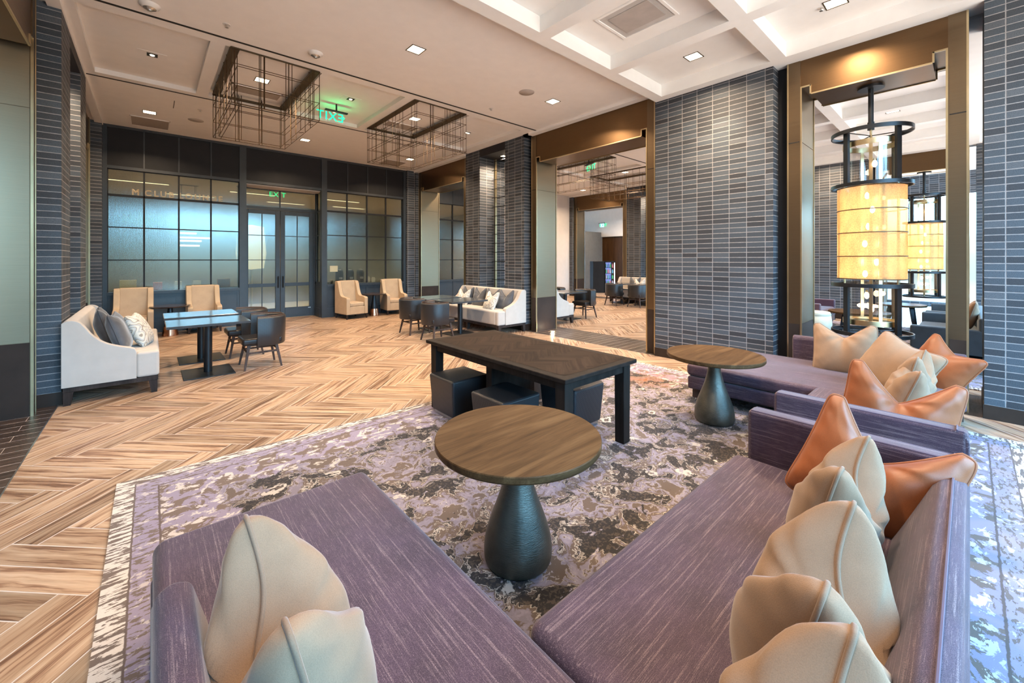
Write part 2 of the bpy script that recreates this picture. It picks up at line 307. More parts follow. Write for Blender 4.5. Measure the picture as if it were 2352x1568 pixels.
# ------------------------------------------------------------------ mesh helpers
class MB:
    def __init__(s): s.v = []; s.f = []
    def add(s, vs, fs):
        k = len(s.v); s.v += [tuple(p) for p in vs]; s.f += [tuple(i+k for i in f) for f in fs]; return s
    def box(s, x0, x1, y0, y1, z0, z1, M=None):
        vs = [(x0, y0, z0), (x1, y0, z0), (x1, y1, z0), (x0, y1, z0), (x0, y0, z1), (x1, y0, z1), (x1, y1, z1), (x0, y1, z1)]
        if M: vs = [M @ Vector(p) for p in vs]
        return s.add(vs, [(0, 3, 2, 1), (4, 5, 6, 7), (0, 1, 5, 4), (1, 2, 6, 5), (2, 3, 7, 6), (3, 0, 4, 7)])
    def taper(s, cx, cy, z0, z1, a0, a1, dx=0, dy=0):   # square post from half size a0 (bottom, offset dx,dy) to a1 (top)
        vs = [(cx+dx+sx*a0, cy+dy+sy*a0, z0) for sx, sy in ((-1, -1), (1, -1), (1, 1), (-1, 1))] + [(cx+sx*a1, cy+sy*a1, z1) for sx, sy in ((-1, -1), (1, -1), (1, 1), (-1, 1))]
        return s.add(vs, [(0, 3, 2, 1), (4, 5, 6, 7), (0, 1, 5, 4), (1, 2, 6, 5), (2, 3, 7, 6), (3, 0, 4, 7)])
    def prism(s, pts, a0, a1, axis='y'):               # polygon pts (p,q) extruded along axis
        def mk(p, q, a): return {'y': (p, a, q), 'x': (a, p, q), 'z': (p, q, a)}[axis]
        n = len(pts); vs = [mk(p, q, a0) for p, q in pts] + [mk(p, q, a1) for p, q in pts]
        return s.add(vs, [tuple(range(n)), tuple(range(2*n-1, n-1, -1))] + [(i, i+n, (i+1) % n+n, (i+1) % n) for i in range(n)])
    def lathe(s, prof, cx=0, cy=0, n=48, a0=0, a1=2*PI):
        full = abs(a1-a0-2*PI) < 1e-6; m = n if full else n+1; k = len(prof); vs = []
        for i in range(m):
            a = a0+(a1-a0)*i/n
            vs += [(cx+r*math.cos(a), cy+r*math.sin(a), z) for r, z in prof]
        fs = []
        for i in range(n):
            j = (i+1) % m
            for q in range(k-1): fs.append((i*k+q, j*k+q, j*k+q+1, i*k+q+1))
        return s.add(vs, fs)
    def cyl(s, cx, cy, z0, z1, r, n=24): return s.lathe([(0.0001, z0), (r, z0), (r, z1), (0.0001, z1)], cx, cy, n)
    def tube(s, path, r, n=6, closed=False):
        P = [Vector(p) for p in path]; m = len(P); vs = []; prev = None
        for i, p in enumerate(P):
            if closed: d = P[(i+1) % m]-P[i-1]
            else: d = P[min(i+1, m-1)]-P[max(i-1, 0)]
            d.normalize()
            up = prev if prev is not None else (Vector((0, 0, 1)) if abs(d.z) < .9 else Vector((1, 0, 0)))
            a = d.cross(up); a.normalize(); b = a.cross(d); b.normalize(); prev = b
            vs += [p+(a*math.cos(2*PI*j/n)+b*math.sin(2*PI*j/n))*r for j in range(n)]
        fs = []
        for i in range(m if closed else m-1):
            k = (i+1) % m
            for j in range(n): fs.append((i*n+j, i*n+(j+1) % n, k*n+(j+1) % n, k*n+j))
        if not closed: fs += [tuple(range(n-1, -1, -1)), tuple(range((m-1)*n, m*n))]
        return s.add(vs, fs)
    def rod(s, a, b, r, n=5): return s.tube([a, b], r, n)
    def build(s, name, mat, parent=None, bevel=0, smooth=False, sub=0, seg=2, loc=None, sharp=1.0):
        me = bpy.data.meshes.new(name); me.from_pydata(s.v, [], s.f); me.update()
        bm = bmesh.new(); bm.from_mesh(me); bmesh.ops.recalc_face_normals(bm, faces=bm.faces); bm.to_mesh(me); bm.free()
        me.materials.append(mat)
        if smooth: me.polygons.foreach_set('use_smooth', [True]*len(me.polygons))
        o = bpy.data.objects.new(name, me); C.objects.link(o)
        if parent is not None: o.parent = parent
        if loc: o.location = loc
        if bevel:
            b = o.modifiers.new('bevel', 'BEVEL'); b.width = bevel; b.segments = seg; b.limit_method = 'ANGLE'; b.angle_limit = .6
            if seg >= 2:
                me.polygons.foreach_set('use_smooth', [True]*len(me.polygons))
                w = o.modifiers.new('wn', 'WEIGHTED_NORMAL'); w.keep_sharp = False
        if sub: q = o.modifiers.new('sub', 'SUBSURF'); q.levels = sub; q.render_levels = sub
        if smooth and not bevel and not sub:
            try: me.set_sharp_from_angle(angle=sharp)
            except Exception: pass
        return o
def tag(o, label=None, cat=None, group=None, kind=None):
    if label: o['label'] = label
    if cat: o['category'] = cat
    if group: o['group'] = group
    if kind: o['kind'] = kind
    return o
def thing(name, label, cat, loc=(0, 0, 0), rz=0.0, group=None):
    o = bpy.data.objects.new(name, None); C.objects.link(o); o.location = loc; o.rotation_euler = (0, 0, rz); o.empty_display_size = .1
    return tag(o, label, cat, group)
def struct(name, mb, mat, parent=None, **k):
    o = mb.build(name, mat, parent, **k)
    if parent is None: o['kind'] = 'structure'
    return o
def sroot(name):
    o = bpy.data.objects.new(name, None); C.objects.link(o); o['kind'] = 'structure'; o.empty_display_size = .1; return o
def kids(o): return [c for c in bpy.data.objects if c.parent == o]
def dup(root, loc, rz, label, group=None, mats=None):
    r = root.copy(); C.objects.link(r); r.location = loc; r.rotation_euler = (0, 0, rz); r['label'] = label
    if group: r['group'] = group
    for ch in kids(root):
        if ch.name.split('.')[0] == '': continue
        c = ch.copy(); C.objects.link(c); c.parent = r
        for g in kids(ch):
            d = g.copy(); C.objects.link(d); d.parent = c
    return r
def curve_pts(ctrl, n=8):                                # Catmull-Rom through 2D points
    out = []; P = [ctrl[0]]+list(ctrl)+[ctrl[-1]]
    for i in range(1, len(P)-2):
        for k in range(n):
            t = k/n; a, b, c, d = P[i-1], P[i], P[i+1], P[i+2]
            out.append(tuple(.5*((2*b[j])+(-a[j]+c[j])*t+(2*a[j]-5*b[j]+4*c[j]-d[j])*t*t+(-a[j]+3*b[j]-3*c[j]+d[j])*t**3) for j in range(2)))
    out.append(tuple(ctrl[-1])); return out
# ================================================================== THE SETTING
PER = 7.3; CZ = 4.2; BZ = 4.02
def clip(poly, x0, x1, y0, y1):
    def cl(p, ins, isec):
        out = []
        for i in range(len(p)):
            a, b = p[i-1], p[i]
            if ins(b):
                if not ins(a): out.append(isec(a, b))
                out.append(b)
            elif ins(a): out.append(isec(a, b))
        return out
    def lin(a, b, k, v): t = (v-a[k])/(b[k]-a[k]); return tuple(a[j]+(b[j]-a[j])*t for j in range(len(a)))
    for k, v, sg in ((0, x0, 1), (0, x1, -1), (1, y0, 1), (1, y1, -1)):
        poly = cl(poly, lambda q: sg*(q[k]-v) >= 0, lambda a, b: lin(a, b, k, v))
        if len(poly) < 3: return []
    return poly
def floor_mesh(name, planks, mat, z=0.0):
    """planks: list of polygons of (x, y, u, v) and a tone"""
    vs, fs, uvs, tn = [], [], [], []
    for poly, tone in planks:
        k = len(vs); vs += [(p[0], p[1], z) for p in poly]; fs.append(tuple(range(k, k+len(poly)))); uvs += [(p[2], p[3]) for p in poly]; tn.append(tone)
    me = bpy.data.meshes.new(name); me.from_pydata(vs, [], fs); uv = me.uv_layers.new(name='UVMap')
    for li, l in enumerate(me.loops): uv.data[li].uv = uvs[l.vertex_index]
    at = me.attributes.new('tone', 'FLOAT', 'FACE'); at.data.foreach_set('value', tn)
    me.materials.append(mat); me.update()
    o = bpy.data.objects.new(name, me); C.objects.link(o); return o
def herring(x0, x1, y0, y1, L=.92, w=.1445, X0=-.8615, Y0=5.9155, g=.003):
    out = []; q = 1/math.sqrt(2)
    def emit(u0, u1, v0, v1, horiz):
        u0 += g; u1 -= g; v0 += g; v1 -= g
        ru, rv = random.random()*40, random.random()*40
        pts = []
        for (u, v) in ((u0, v0), (u1, v0), (u1, v1), (u0, v1)):
            X = (u+v)*q+X0; Y = (-u+v)*q+Y0
            pts.append((X, Y, (u-u0 if horiz else v-v0)+ru, (v-v0 if horiz else u-u0)+rv))
        if max(p[0] for p in pts) < x0 or min(p[0] for p in pts) > x1 or max(p[1] for p in pts) < y0 or min(p[1] for p in pts) > y1: return
        c = clip(pts, x0, x1, y0, y1)
        if c: out.append((c, random.random()))
    for m in range(-9, 12):
        for n in range(-150, 190):
            u = n*w+m*L; v = n*w-m*L
            cx = (u+v)*q+X0
            if cx < x0-1.2 or cx > x1+1.2: continue
            emit(u, u+L, v, v+w, True); emit(u-w, u, v, v+L, False)
    return out
def strips(x0, x1, y0, y1, w=.147):
    out = []; y = y0; k = 0
    while y < y1-.01:
        x = x0; ye = min(y1, y+w)
        while x < x1-.01:
            xe = min(x1, x+.92-(.4 if (k % 2 and x == x0) else 0)); ru = random.random()*40
            out.append(([(x+.002, y+.003, ru, 0), (xe-.001, y+.003, ru+xe-x, 0), (xe-.001, ye-.003, ru+xe-x, w), (x+.002, ye-.003, ru, w)], random.random())); x = xe
        y = ye; k += 1
    return out
fl = struct('floor', MB().add([(-4, -2.6, -.0006), (20, -2.6, -.0006), (20, 17, -.0006), (-4, 17, -.0006)], [(0, 1, 2, 3)]), GROUT)
o = floor_mesh('herringbone_planks', herring(-.72, 6.0, -2.6, 11.95), FLOORM); o.parent = fl
o = floor_mesh('herringbone_planks', herring(6.95, 13.3, -2.6, 11.3), FLOORM); o.parent = fl
o = floor_mesh('herringbone_planks', herring(13.9, 18.4, 6.0, 16.5), FLOORM); o.parent = fl
o = floor_mesh('dark_planks', strips(-1.8, -.722, -2.6, 11.3), DARKM); o.parent = fl
o = floor_mesh('dark_planks', strips(6.002, 6.948, -2.6, 11.3), DARKM); o.parent = fl
o = floor_mesh('dark_planks', strips(13.302, 13.898, -2.6, 11.3), DARKM); o.parent = fl
MB().box(-.726, -.718, -2.6, 11.3, -.002, .002).build('transition_strip', CHROME, fl)

# ---- ceilings: lobby with three-coffer strip (z 4.2), coffered zone near the windows (beams at 4.02)
def ceiling_bay(ox, first):
    r = sroot('ceiling'); m = MB()
    cx = [(-.59+ox+1.295*k, .55+ox+1.295*k) for k in range(5)]; y0, y1, zz = 6.18, 8.28, 4.27
    xa, xb = -.9+ox, 6.3+ox
    def quad(x0, x1, y0, y1, z): m.add([(x0, y0, z), (x1, y0, z), (x1, y1, z), (x0, y1, z)], [(0, 1, 2, 3)])
    quad(xa, xb, 3.31, y0, CZ); quad(xa, xb, y1, 11.9, CZ)
    xs = [xa]+[q for p in cx for q in p]+[xb]
    for i in range(0, len(xs), 2): quad(xs[i], xs[i+1], y0, y1, CZ)
    m.build('ceiling_panel', CEIL2, r); m = MB()
    for a, b in cx:
        quad(a, b, y0, y1, zz)
        m.add([(a, y0, CZ), (b, y0, CZ), (b, y0, zz), (a, y0, zz)], [(0, 1, 2, 3)]); m.add([(a, y1, CZ), (b, y1, CZ), (b, y1, zz), (a, y1, zz)], [(3, 2, 1, 0)])
        m.add([(a, y0, CZ), (a, y1, CZ), (a, y1, zz), (a, y0, zz)], [(0, 1, 2, 3)]); m.add([(b, y0, CZ), (b, y1, CZ), (b, y1, zz), (b, y0, zz)], [(0, 1, 2, 3)])
    m.build('coffer', CEIL2, r)
    m = MB()
    for y in (5.955, 8.415):
        m.box(-.72+ox, 5.98+ox, y, y+.04, CZ-.003, CZ+.002)
    m.build('ceiling_slot', SLOT, r)
    # near coffers: beams as boxes 4.02..4.2, cap at 4.2
    m = MB(); x0, x1 = -.9+ox, 6.3+ox
    for y in (3.14, 1.505, -.13, -1.765): m.box(x0, x1, y, y+.17, BZ, CZ)
    for k in range(-1, 6):
        xk = 5.85-1.325*k+ox
        if xk > x0: 
            xw = .45 if k == 0 else .17
            for ya, yb in ((1.675, 3.14), (.04, 1.505), (-1.595, -.13), (-2.6, -1.765)): m.box(xk, xk+xw, ya, yb, BZ, CZ)
    m.build('coffer_beam', CEIL, r)
    m = MB(); m.box(x0, x1, -2.6, 3.31, CZ, CZ+.05); m.build('ceiling_panel', CEIL, r)
ceiling_bay(0, True); ceiling_bay(PER, False)
struct('ceiling', MB().box(5.9, 6.9, -2.6, 11.9, 4.26, 4.3), CEIL)
struct('ceiling', MB().box(13.2, 20, -2.6, 17, 4.3, 4.34), CEIL)

struct('ceiling', MB().box(-4.1, 20.1, -2.7, 17.1, 4.5, 4.6), CEIL)  # unseen slab over the ceilings, added to keep sky light from leaking in
# ---- brick piers of a wall line.  x0..x1 thickness
def pier(name, x0, x1, y0, y1, z1, mat=BRICK): return struct(name, MB().box(x0, x1, y0, y1, .13, z1), mat)
def wall_line(side, x0, x1):
    pier('wall_'+side, x0, x1, 1.685, 3.325, BZ); pier('wall_'+side, x0, x1, -2.6, -.09, BZ)
    pier('wall_'+side, x0, x1, 6.36, 6.99, CZ); pier('wall_'+side, x0, x1, 7.935, 8.52, CZ); pier('wall_'+side, x0, x1, 11.13, 11.3, CZ)
    b = MB()
    for a, c in ((1.685, 3.325), (-2.6, -.09), (6.36, 6.99), (7.935, 8.52), (11.13, 11.3)): b.box(x0-.008, x1+.008, a-.008, c+.008, 0, .135)
    struct('baseboard_'+side, b, KICK)
    # niche between two piers: dark soffit, shelf rods and a glass slot
    xm = (x0+x1)/2
    s = sroot('window_'+str(wall_line.n)); wall_line.n += 1
    MB().box(x0+.0, x1-.0, 6.99, 7.935, 4.02, CZ).build('soffit', BLACKP, s)
    MB().box(xm+.05, xm+.06, 6.99, 7.935, .1, 4.02).build('glass_pane', CLEAR, s)
    f = MB(); f.box(xm+.03, xm+.08, 7.86, 7.90, .1, 4.02); f.box(xm+.03, xm+.08, 7.0, 7.04, .1, 4.02); f.build('window_frame', BRASS, s)
    f = MB()
    for k in range(17):
        z = .35+k*.225; f.box(xm-.02, xm-.01, 6.99, 7.935, z, z+.012); f.box(xm+.10, xm+.11, 6.99, 7.935, z+.01, z+.022)
    f.build('shelf_rods', BLACKP, s)
wall_line.n = 10
wall_line('left', -1.5, -.70); wall_line('right', 6.0, 6.8); wall_line('east', 13.3, 14.0)

# ---- bronze portals in the wall lines
def portal_frame(n, x0, x1, y0, y1, ztop, jw=.13, full=True):
    r = sroot('trim_'+str(n)); h = 3.58; st = .11
    m = MB(); m.box(x0, x1, y0, y0+jw, 0, ztop); m.box(x0, x1, y1-jw, y1, 0, ztop); a, b = y0+jw, y1-jw
    m.build('jamb', BRONZE2, r)
    m = MB(); m.prism([(a, ztop), (a, h+st), (a+st, h+st), (a+st, h), (b-st, h), (b-st, h+st), (b, h+st), (b, ztop)], x0+.01, x1-.01, 'x'); m.build('header', BRONZE, r)
    m = MB()
    for yy, s in ((a, 1), (b, -1)):
        m.box(x0-.008, x0+.012, min(yy, yy+.016*s), max(yy, yy+.016*s), 0, h+st); m.box(x1-.012, x1+.008, min(yy, yy+.016*s), max(yy, yy+.016*s), 0, h+st)
    for xx in (x0-.004, x1-.012):
        m.box(xx, xx+.016, a, a+st, h+st-.014, h+st+.002); m.box(xx, xx+.016, b-st, b, h+st-.014, h+st+.002)
        m.box(xx, xx+.016, a+st-.014, a+st+.002, h, h+st); m.box(xx, xx+.016, b-st-.002, b-st+.014, h, h+st); m.box(xx, xx+.016, a+st, b-st, h-.01, h+.006)
        m.box(xx, xx+.016, y0-.012, y0+.004, 0, ztop); m.box(xx, xx+.016, y1-.004, y1+.012, 0, ztop)
    m.build('edge_trim', BRASS, r)
    m = MB(); e = .006
    m.box(x0+.02, x1-.02, a, a+e, .72, 3.0); m.box(x0+.02, x1-.02, b-e, b, .72, 3.0); m.box(x0+.02, x1-.02, a, a+e, 3.008, h+st); m.box(x0+.02, x1-.02, b-e, b, 3.008, h+st)
    m.build('metal_panel', JAMB, r)
    m = MB(); m.box(x0+.02, x1-.02, a, a+e, 0, .715); m.box(x0+.02, x1-.02, b-e, b, 0, .715)
    m.box(x0-.003, x0+.01, y0, y0+jw-.01, 0, .715); m.box(x0-.003, x0+.01, y1-jw+.01, y1, 0, .715); m.build('wood_kick_panel', KICK, r)
    m = MB(); m.box(x0-.002, x0+.01, y0, a-.01, 3.0, 3.012); m.box(x0-.002, x0+.01, b+.01, y1, 3.0, 3.012); m.build('panel_joint', SLOT, r)
    return r
k = 1
for (xa, xb) in ((6.1, 6.72), (-1.42, -.86), (13.4, 13.9)):
    portal_frame(k, xa, xb, .02, 1.545, BZ); portal_frame(k+1, xa, xb, 3.395, 6.225, CZ); portal_frame(k+2, xa, xb, 8.6, 11.12, CZ); k += 3
m = MB()
for xx in (6.0, 13.3): m.box(xx-.03, xx+.1, 3.31, 6.36, CZ-.045, CZ+.005); m.box(xx-.03, xx+.1, 8.52, 11.3, CZ-.045, CZ+.005); m.box(xx-.03, xx+.1, 6.2, 6.36, CZ-.045, CZ)
for xx in (-.75, 6.75): m.box(xx-.05, xx+.06, 3.31, 11.3, CZ-.04, CZ+.005)
struct('trim_10', m, CEIL2)
# strips of wall filling beside the portals, above/below
m = MB()
for xx in (6.2, -1.3, 13.45):
    for a, c in ((1.545, 1.69), (3.325, 3.4), (6.22, 6.37), (8.52, 8.6), (11.12, 11.14)): m.box(xx, xx+.4, a, c, 0, CZ)
struct('trim_11', m, BLACKP)
struct('wall_west', MB().box(-4.1, -4.0, -2.6, 16.5, 0, CZ+.1), WHITE)
struct('wall_left', MB().box(-1.9, -1.85, 3.3, 11.3, 0, CZ), WHITE)

# ---- the window wall behind the camera
m = MB(); m.box(-4, 20, -2.7, -2.6, 0, .12); m.box(-4, 20, -2.7, -2.6, 3.9, 4.35)
for x in (-4, -1.55, 6.55, 13.2, 19.6): m.box(x, x+.5, -2.7, -2.6, 0, 4.3)
struct('wall_front', m, WHITE)
wf = sroot('window_20'); m = MB()
for k in range(0, 14): m.box(-.0+k*1.35-1.1, -1.1+k*1.35+.05, -2.68, -2.62, .12, 3.9)
for z in (.9, 3.0): m.box(-4, 19.6, -2.68, -2.62, z, z+.05)
m.build('window_frame', BLACKP, wf)
# daylight at far east beyond the second portal: windows of the third space
m = MB(); m.box(19.0, 19.1, -2.6, 3.2, 0, .15); m.box(19.0, 19.1, -2.6, 3.2, 3.6, 4.35); m.box(19.0, 19.1, 3.0, 5.5, 0, 4.35)
for y in (-2.6, -1.2, 1.9): m.box(19.0, 19.1, y, y+.35, 0, 4.3)
struct('wall_east', m, BRICK)
portal((18.95, .3, 1.9), (0, -PI/2, 0), 3.4, 5.0)

# ---- back wall: club lounge partition at Y = 11.3
YB = 11.3
SILL, TR0, TR1, GT = .875, 2.815, 2.86, 3.335
rw = sroot('wall_back'); m = MB()
m.box(-.75, 6.0, YB, YB+.12, GT+.0, CZ)
m.build('upper_panel', BLACKP, rw)
m = MB()
for x in (-.67, -.095, .461, 1.02, 1.60, 3.39, 4.03, 4.585, 5.14, 5.73): m.box(x-.012, x+.012, YB-.012, YB, GT+.06, CZ)
m.box(-.75, 6.0, YB-.018, YB, GT, GT+.06); m.box(-.75, 6.0, YB-.018, YB, CZ-.05, CZ)
m.build('panel_batten', NAVYP, rw)
m = MB()
for a, c in ((-.76, -.635), (1.55, 1.685), (3.355, 3.49), (5.67, 5.76)): m.box(a, c, YB-.03, YB+.13, 0, CZ-.01)
m.build('post', NAVYP, rw)
m = MB()
for a, c in ((-.635, 1.55), (3.49, 5.67)):
    m.box(a, c, YB, YB+.1, 0, SILL-.06); m.box(a, c, YB-.045, YB+.12, SILL-.06, SILL)
    m.box(a, c, YB-.03, YB, 0, .24)
    n = 4 if a < 0 else 4
    for i in range(n+1):
        x = a+(c-a)*i/n; m.box(max(a, x-.045)+.001, min(c, x+.045)-.001, YB-.012, YB, .241, SILL-.062)
    m.box(a, c, YB-.0135, YB, .24, .30); m.box(a, c, YB-.0135, YB, SILL-.12, SILL-.061)
m.build('wainscot', NAVYP, rw)
pier('wall_back', 5.76, 6.1, YB-.1, YB+.1, CZ); pier('wall_back', -1.3, -.76, YB-.12, YB+.05, CZ)
def grid_window(nm, x0, x1, xs, y=YB, zs=(SILL, 1.517, 2.175, TR0, GT)):
    r = sroot(nm)
    MB().box(x0, x1, y+.045, y+.053, zs[0], zs[-1]).build('reeded_pane', REED, r)
    m = MB()
    for x in xs: m.box(x-.014, x+.014, y+.02, y+.075, zs[0], zs[-1])
    for z in zs[1:-1]:
        h = .022 if z == zs[-2] and len(zs) > 4 else .010; m.box(x0, x1, y+.02, y+.075, z-h, z+h)
    m.box(x0, x0+.012, y+.02, y+.075, zs[0], zs[-1]); m.box(x1-.012, x1, y+.02, y+.075, zs[0], zs[-1]); m.box(x0, x1, y+.02, y+.075, zs[-1]-.012, zs[-1])
    m.build('muntins', BLACKP, r); return r
grid_window('window_1', -.635, 1.55, (-.095, .461, 1.02)); grid_window('window_2', 3.49, 5.67, (4.03, 4.585, 5.14))
# lounge name in thin outlined metal letters on the transom glass
def text(body, size, loc, rot, mat, name, parent=None, extrude=.004, align='LEFT', outline=False):
    cu = bpy.data.curves.new(name, 'FONT'); cu.body = body; cu.size = size; cu.extrude = extrude; cu.align_x = align; cu.space_character = 1.12
    if outline: cu.fill_mode = 'NONE'; cu.bevel_depth = .0045; cu.extrude = 0
    o = bpy.data.objects.new(name, cu); C.objects.link(o)
    dg = bpy.context.evaluated_depsgraph_get(); me = bpy.data.meshes.new_from_object(o.evaluated_get(dg)); bpy.data.objects.remove(o)
    me.materials.clear(); me.materials.append(mat)
    q = bpy.data.objects.new(name, me); C.objects.link(q); q.location = loc; q.rotation_euler = rot
    if parent: q.parent = parent
    return q
LET = plain('brushed_brass_letter', (.55, .42, .24), .4, .6)
lt = thing('lounge_lettering', 'thin outlined brass letters reading M CLUB LOUNGE on the transom glass', 'lettering', (-.285, YB+.038, 2.848)); x = 0.0
for wd in ('M', 'CLUB', 'LOUNGE'):
    for ch in wd:
        q = text(ch, .165, (x, 0, 0), (PI/2, 0, 0), LET, 'letter', lt, 0, 'LEFT', True); q.scale.x = .92; x += q.dimensions.x*.92+.036+(.006 if ch != 'L' else -.006)
    x += .05
# door recess
YD = 11.9
rr = sroot('trim_12'); m = MB()
m.box(1.60, 1.685, YB+.1, YD+.1, 0, GT); m.box(3.355, 3.44, YB+.12, YD+.1, 0, .86); m.box(3.36, 3.44, YB+.12, YD+.1, .86, .92)
m.box(3.36, 3.43, YB+.1, YB+.16, 0, GT); m.box(3.36, 3.43, YD-.1, YD+.0, 0, GT); m.box(3.345, 3.36, YB+.1, YD, 0, .24)
for z in (1.517, 2.175, TR0): m.box(3.37, 3.42, YB+.1, YD, z-.012, z+.012)
m.build('recess_frame', NAVYP, rr)
MB().box(1.6, 3.44, YB+.1, YD+.2, GT-.02, GT+.02).build('recess_soffit', CEIL2, rr)
r4 = sroot('window_3'); MB().box(3.39, 3.398, YB+.12, YD, .92, GT).build('reeded_pane', REED, r4)
r5 = sroot('window_4'); MB().box(1.685, 3.36, YD+.03, YD+.038, 2.86, GT-.02).build('reeded_pane', REED, r5)
m = MB(); m.box(2.51, 2.535, YD+.01, YD+.06, 2.86, GT-.02); m.box(1.685, 3.36, YD, YD+.07, 2.80, 2.87); m.box(1.685, 3.36, YD+.01, YD+.06, GT-.04, GT-.02); m.build('window_frame', NAVYP, r5)
for i, (a, c) in enumerate(((1.715, 2.52), (2.53, 3.33))):
    d = sroot('door_'+str(i+1)); m = MB(); s = .105; y0, y1 = YD, YD+.055
    m.box(a, a+s, y0, y1, .01, 2.79); m.box(c-s, c, y0, y1, .01, 2.79); m.box(a+s, c-s, y0, y1, .01, .27); m.box(a+s, c-s, y0, y1, 2.69, 2.79); m.box(a+s, c-s, y0, y1, .83, .92)
    m.build('door_leaf', NAVYP, d, bevel=.004, seg=1)
    MB().box(a+s, c-s, y0+.025, y0+.032, .27, 2.69).build('reeded_pane', REED, d)
    m = MB(); xm = (a+c)/2; m.box(xm-.009, xm+.009, y0+.01, y0+.045, .27, 2.69)
    for z in (1.517, 2.14): m.box(a+s, c-s, y0+.01, y0+.045, z-.008, z+.008)
    m.build('muntins', NAVYP, d)
    m = MB(); hx = c-.05 if i == 0 else a+.05; m.rod((hx, y0-.06, .80), (hx, y0-.06, 1.10), .012, 8); m.rod((hx, y0-.06, .83), (hx, y0, .83), .009, 6); m.rod((hx, y0-.06, 1.07), (hx, y0, 1.07), .009, 6)
    m.build('door_handle', BLKMET, d)
    if i == 1: MB().box(c-.14, c-.07, y0-.004, y0, .225, .245).build('door_label', CHROME, d)
m = MB(); m.box(1.685, 1.715, YD-.01, YD+.08, 0, 2.82); m.box(3.33, 3.36, YD-.01, YD+.08, 0, 2.82); struct('trim_13', m, NAVYP)
# lounge beyond the glass
m = MB(); m.box(-4, 10.0, 16.4, 16.5, 0, 3.6); struct('wall_north', m, plain('lounge_wall', (.24, .25, .24), .7))
m = MB(); m.box(-4, 10, YB+.14, 16.4, 3.42, 3.46); struct('ceiling', m, plain('lounge_ceiling', (.62, .46, .32), .8))
m = MB(); m.box(9.9, 10.0, YB+.12, 16.4, 0, 3.5); struct('wall_north', m, plain('lounge_wall_warm', (.30, .25, .18), .7))
rl = []
for i, (x, y) in enumerate(((-.2, 13.4), (2.2, 13.6), (4.6, 13.4), (.9, 15.2), (3.4, 15.2), (5.4, 15.0))):
    t_ = thing('linear_light', ('near', 'far')[i//3]+' row linear ceiling light, '+('left', 'middle', 'right')[i % 3]+' one, seen through the lounge glass', 'ceiling light', (x, y, 3.41), 0, 'linear lights in the club lounge')
    MB().box(-.55, .55, -.03, .03, -.01, .0).build('diffuser', E_LIN, t_); MB().box(-.57, .57, -.04, .04, -.003, .008).build('housing', BLACKP, t_)
for x, y in ((0, 13.5), (2.5, 13.8), (5, 13.5), (8, 13.5)): arealight((x, y, 3.35), 1.2, .3, 75, WARM)
# ================================================================== RUGS
RX0, RX1, RY0, RY1 = -.17, 5.40, -.31, 3.83
tag(MB().box(RX0, RX1, RY0, RY1, 0, .012).build('area_rug', rug_mat(RX0, RX1, RY0, RY1)), 'lavender, taupe and charcoal distressed damask rug under the purple sofas', 'rug')
tag(MB().box(7.2, 12.7, -2.2, 3.83, 0, .012).build('area_rug', rug_mat(7.2, 12.7, -2.2, 3.83)), 'purple-grey rug in the next room, seen under the big lantern', 'rug')

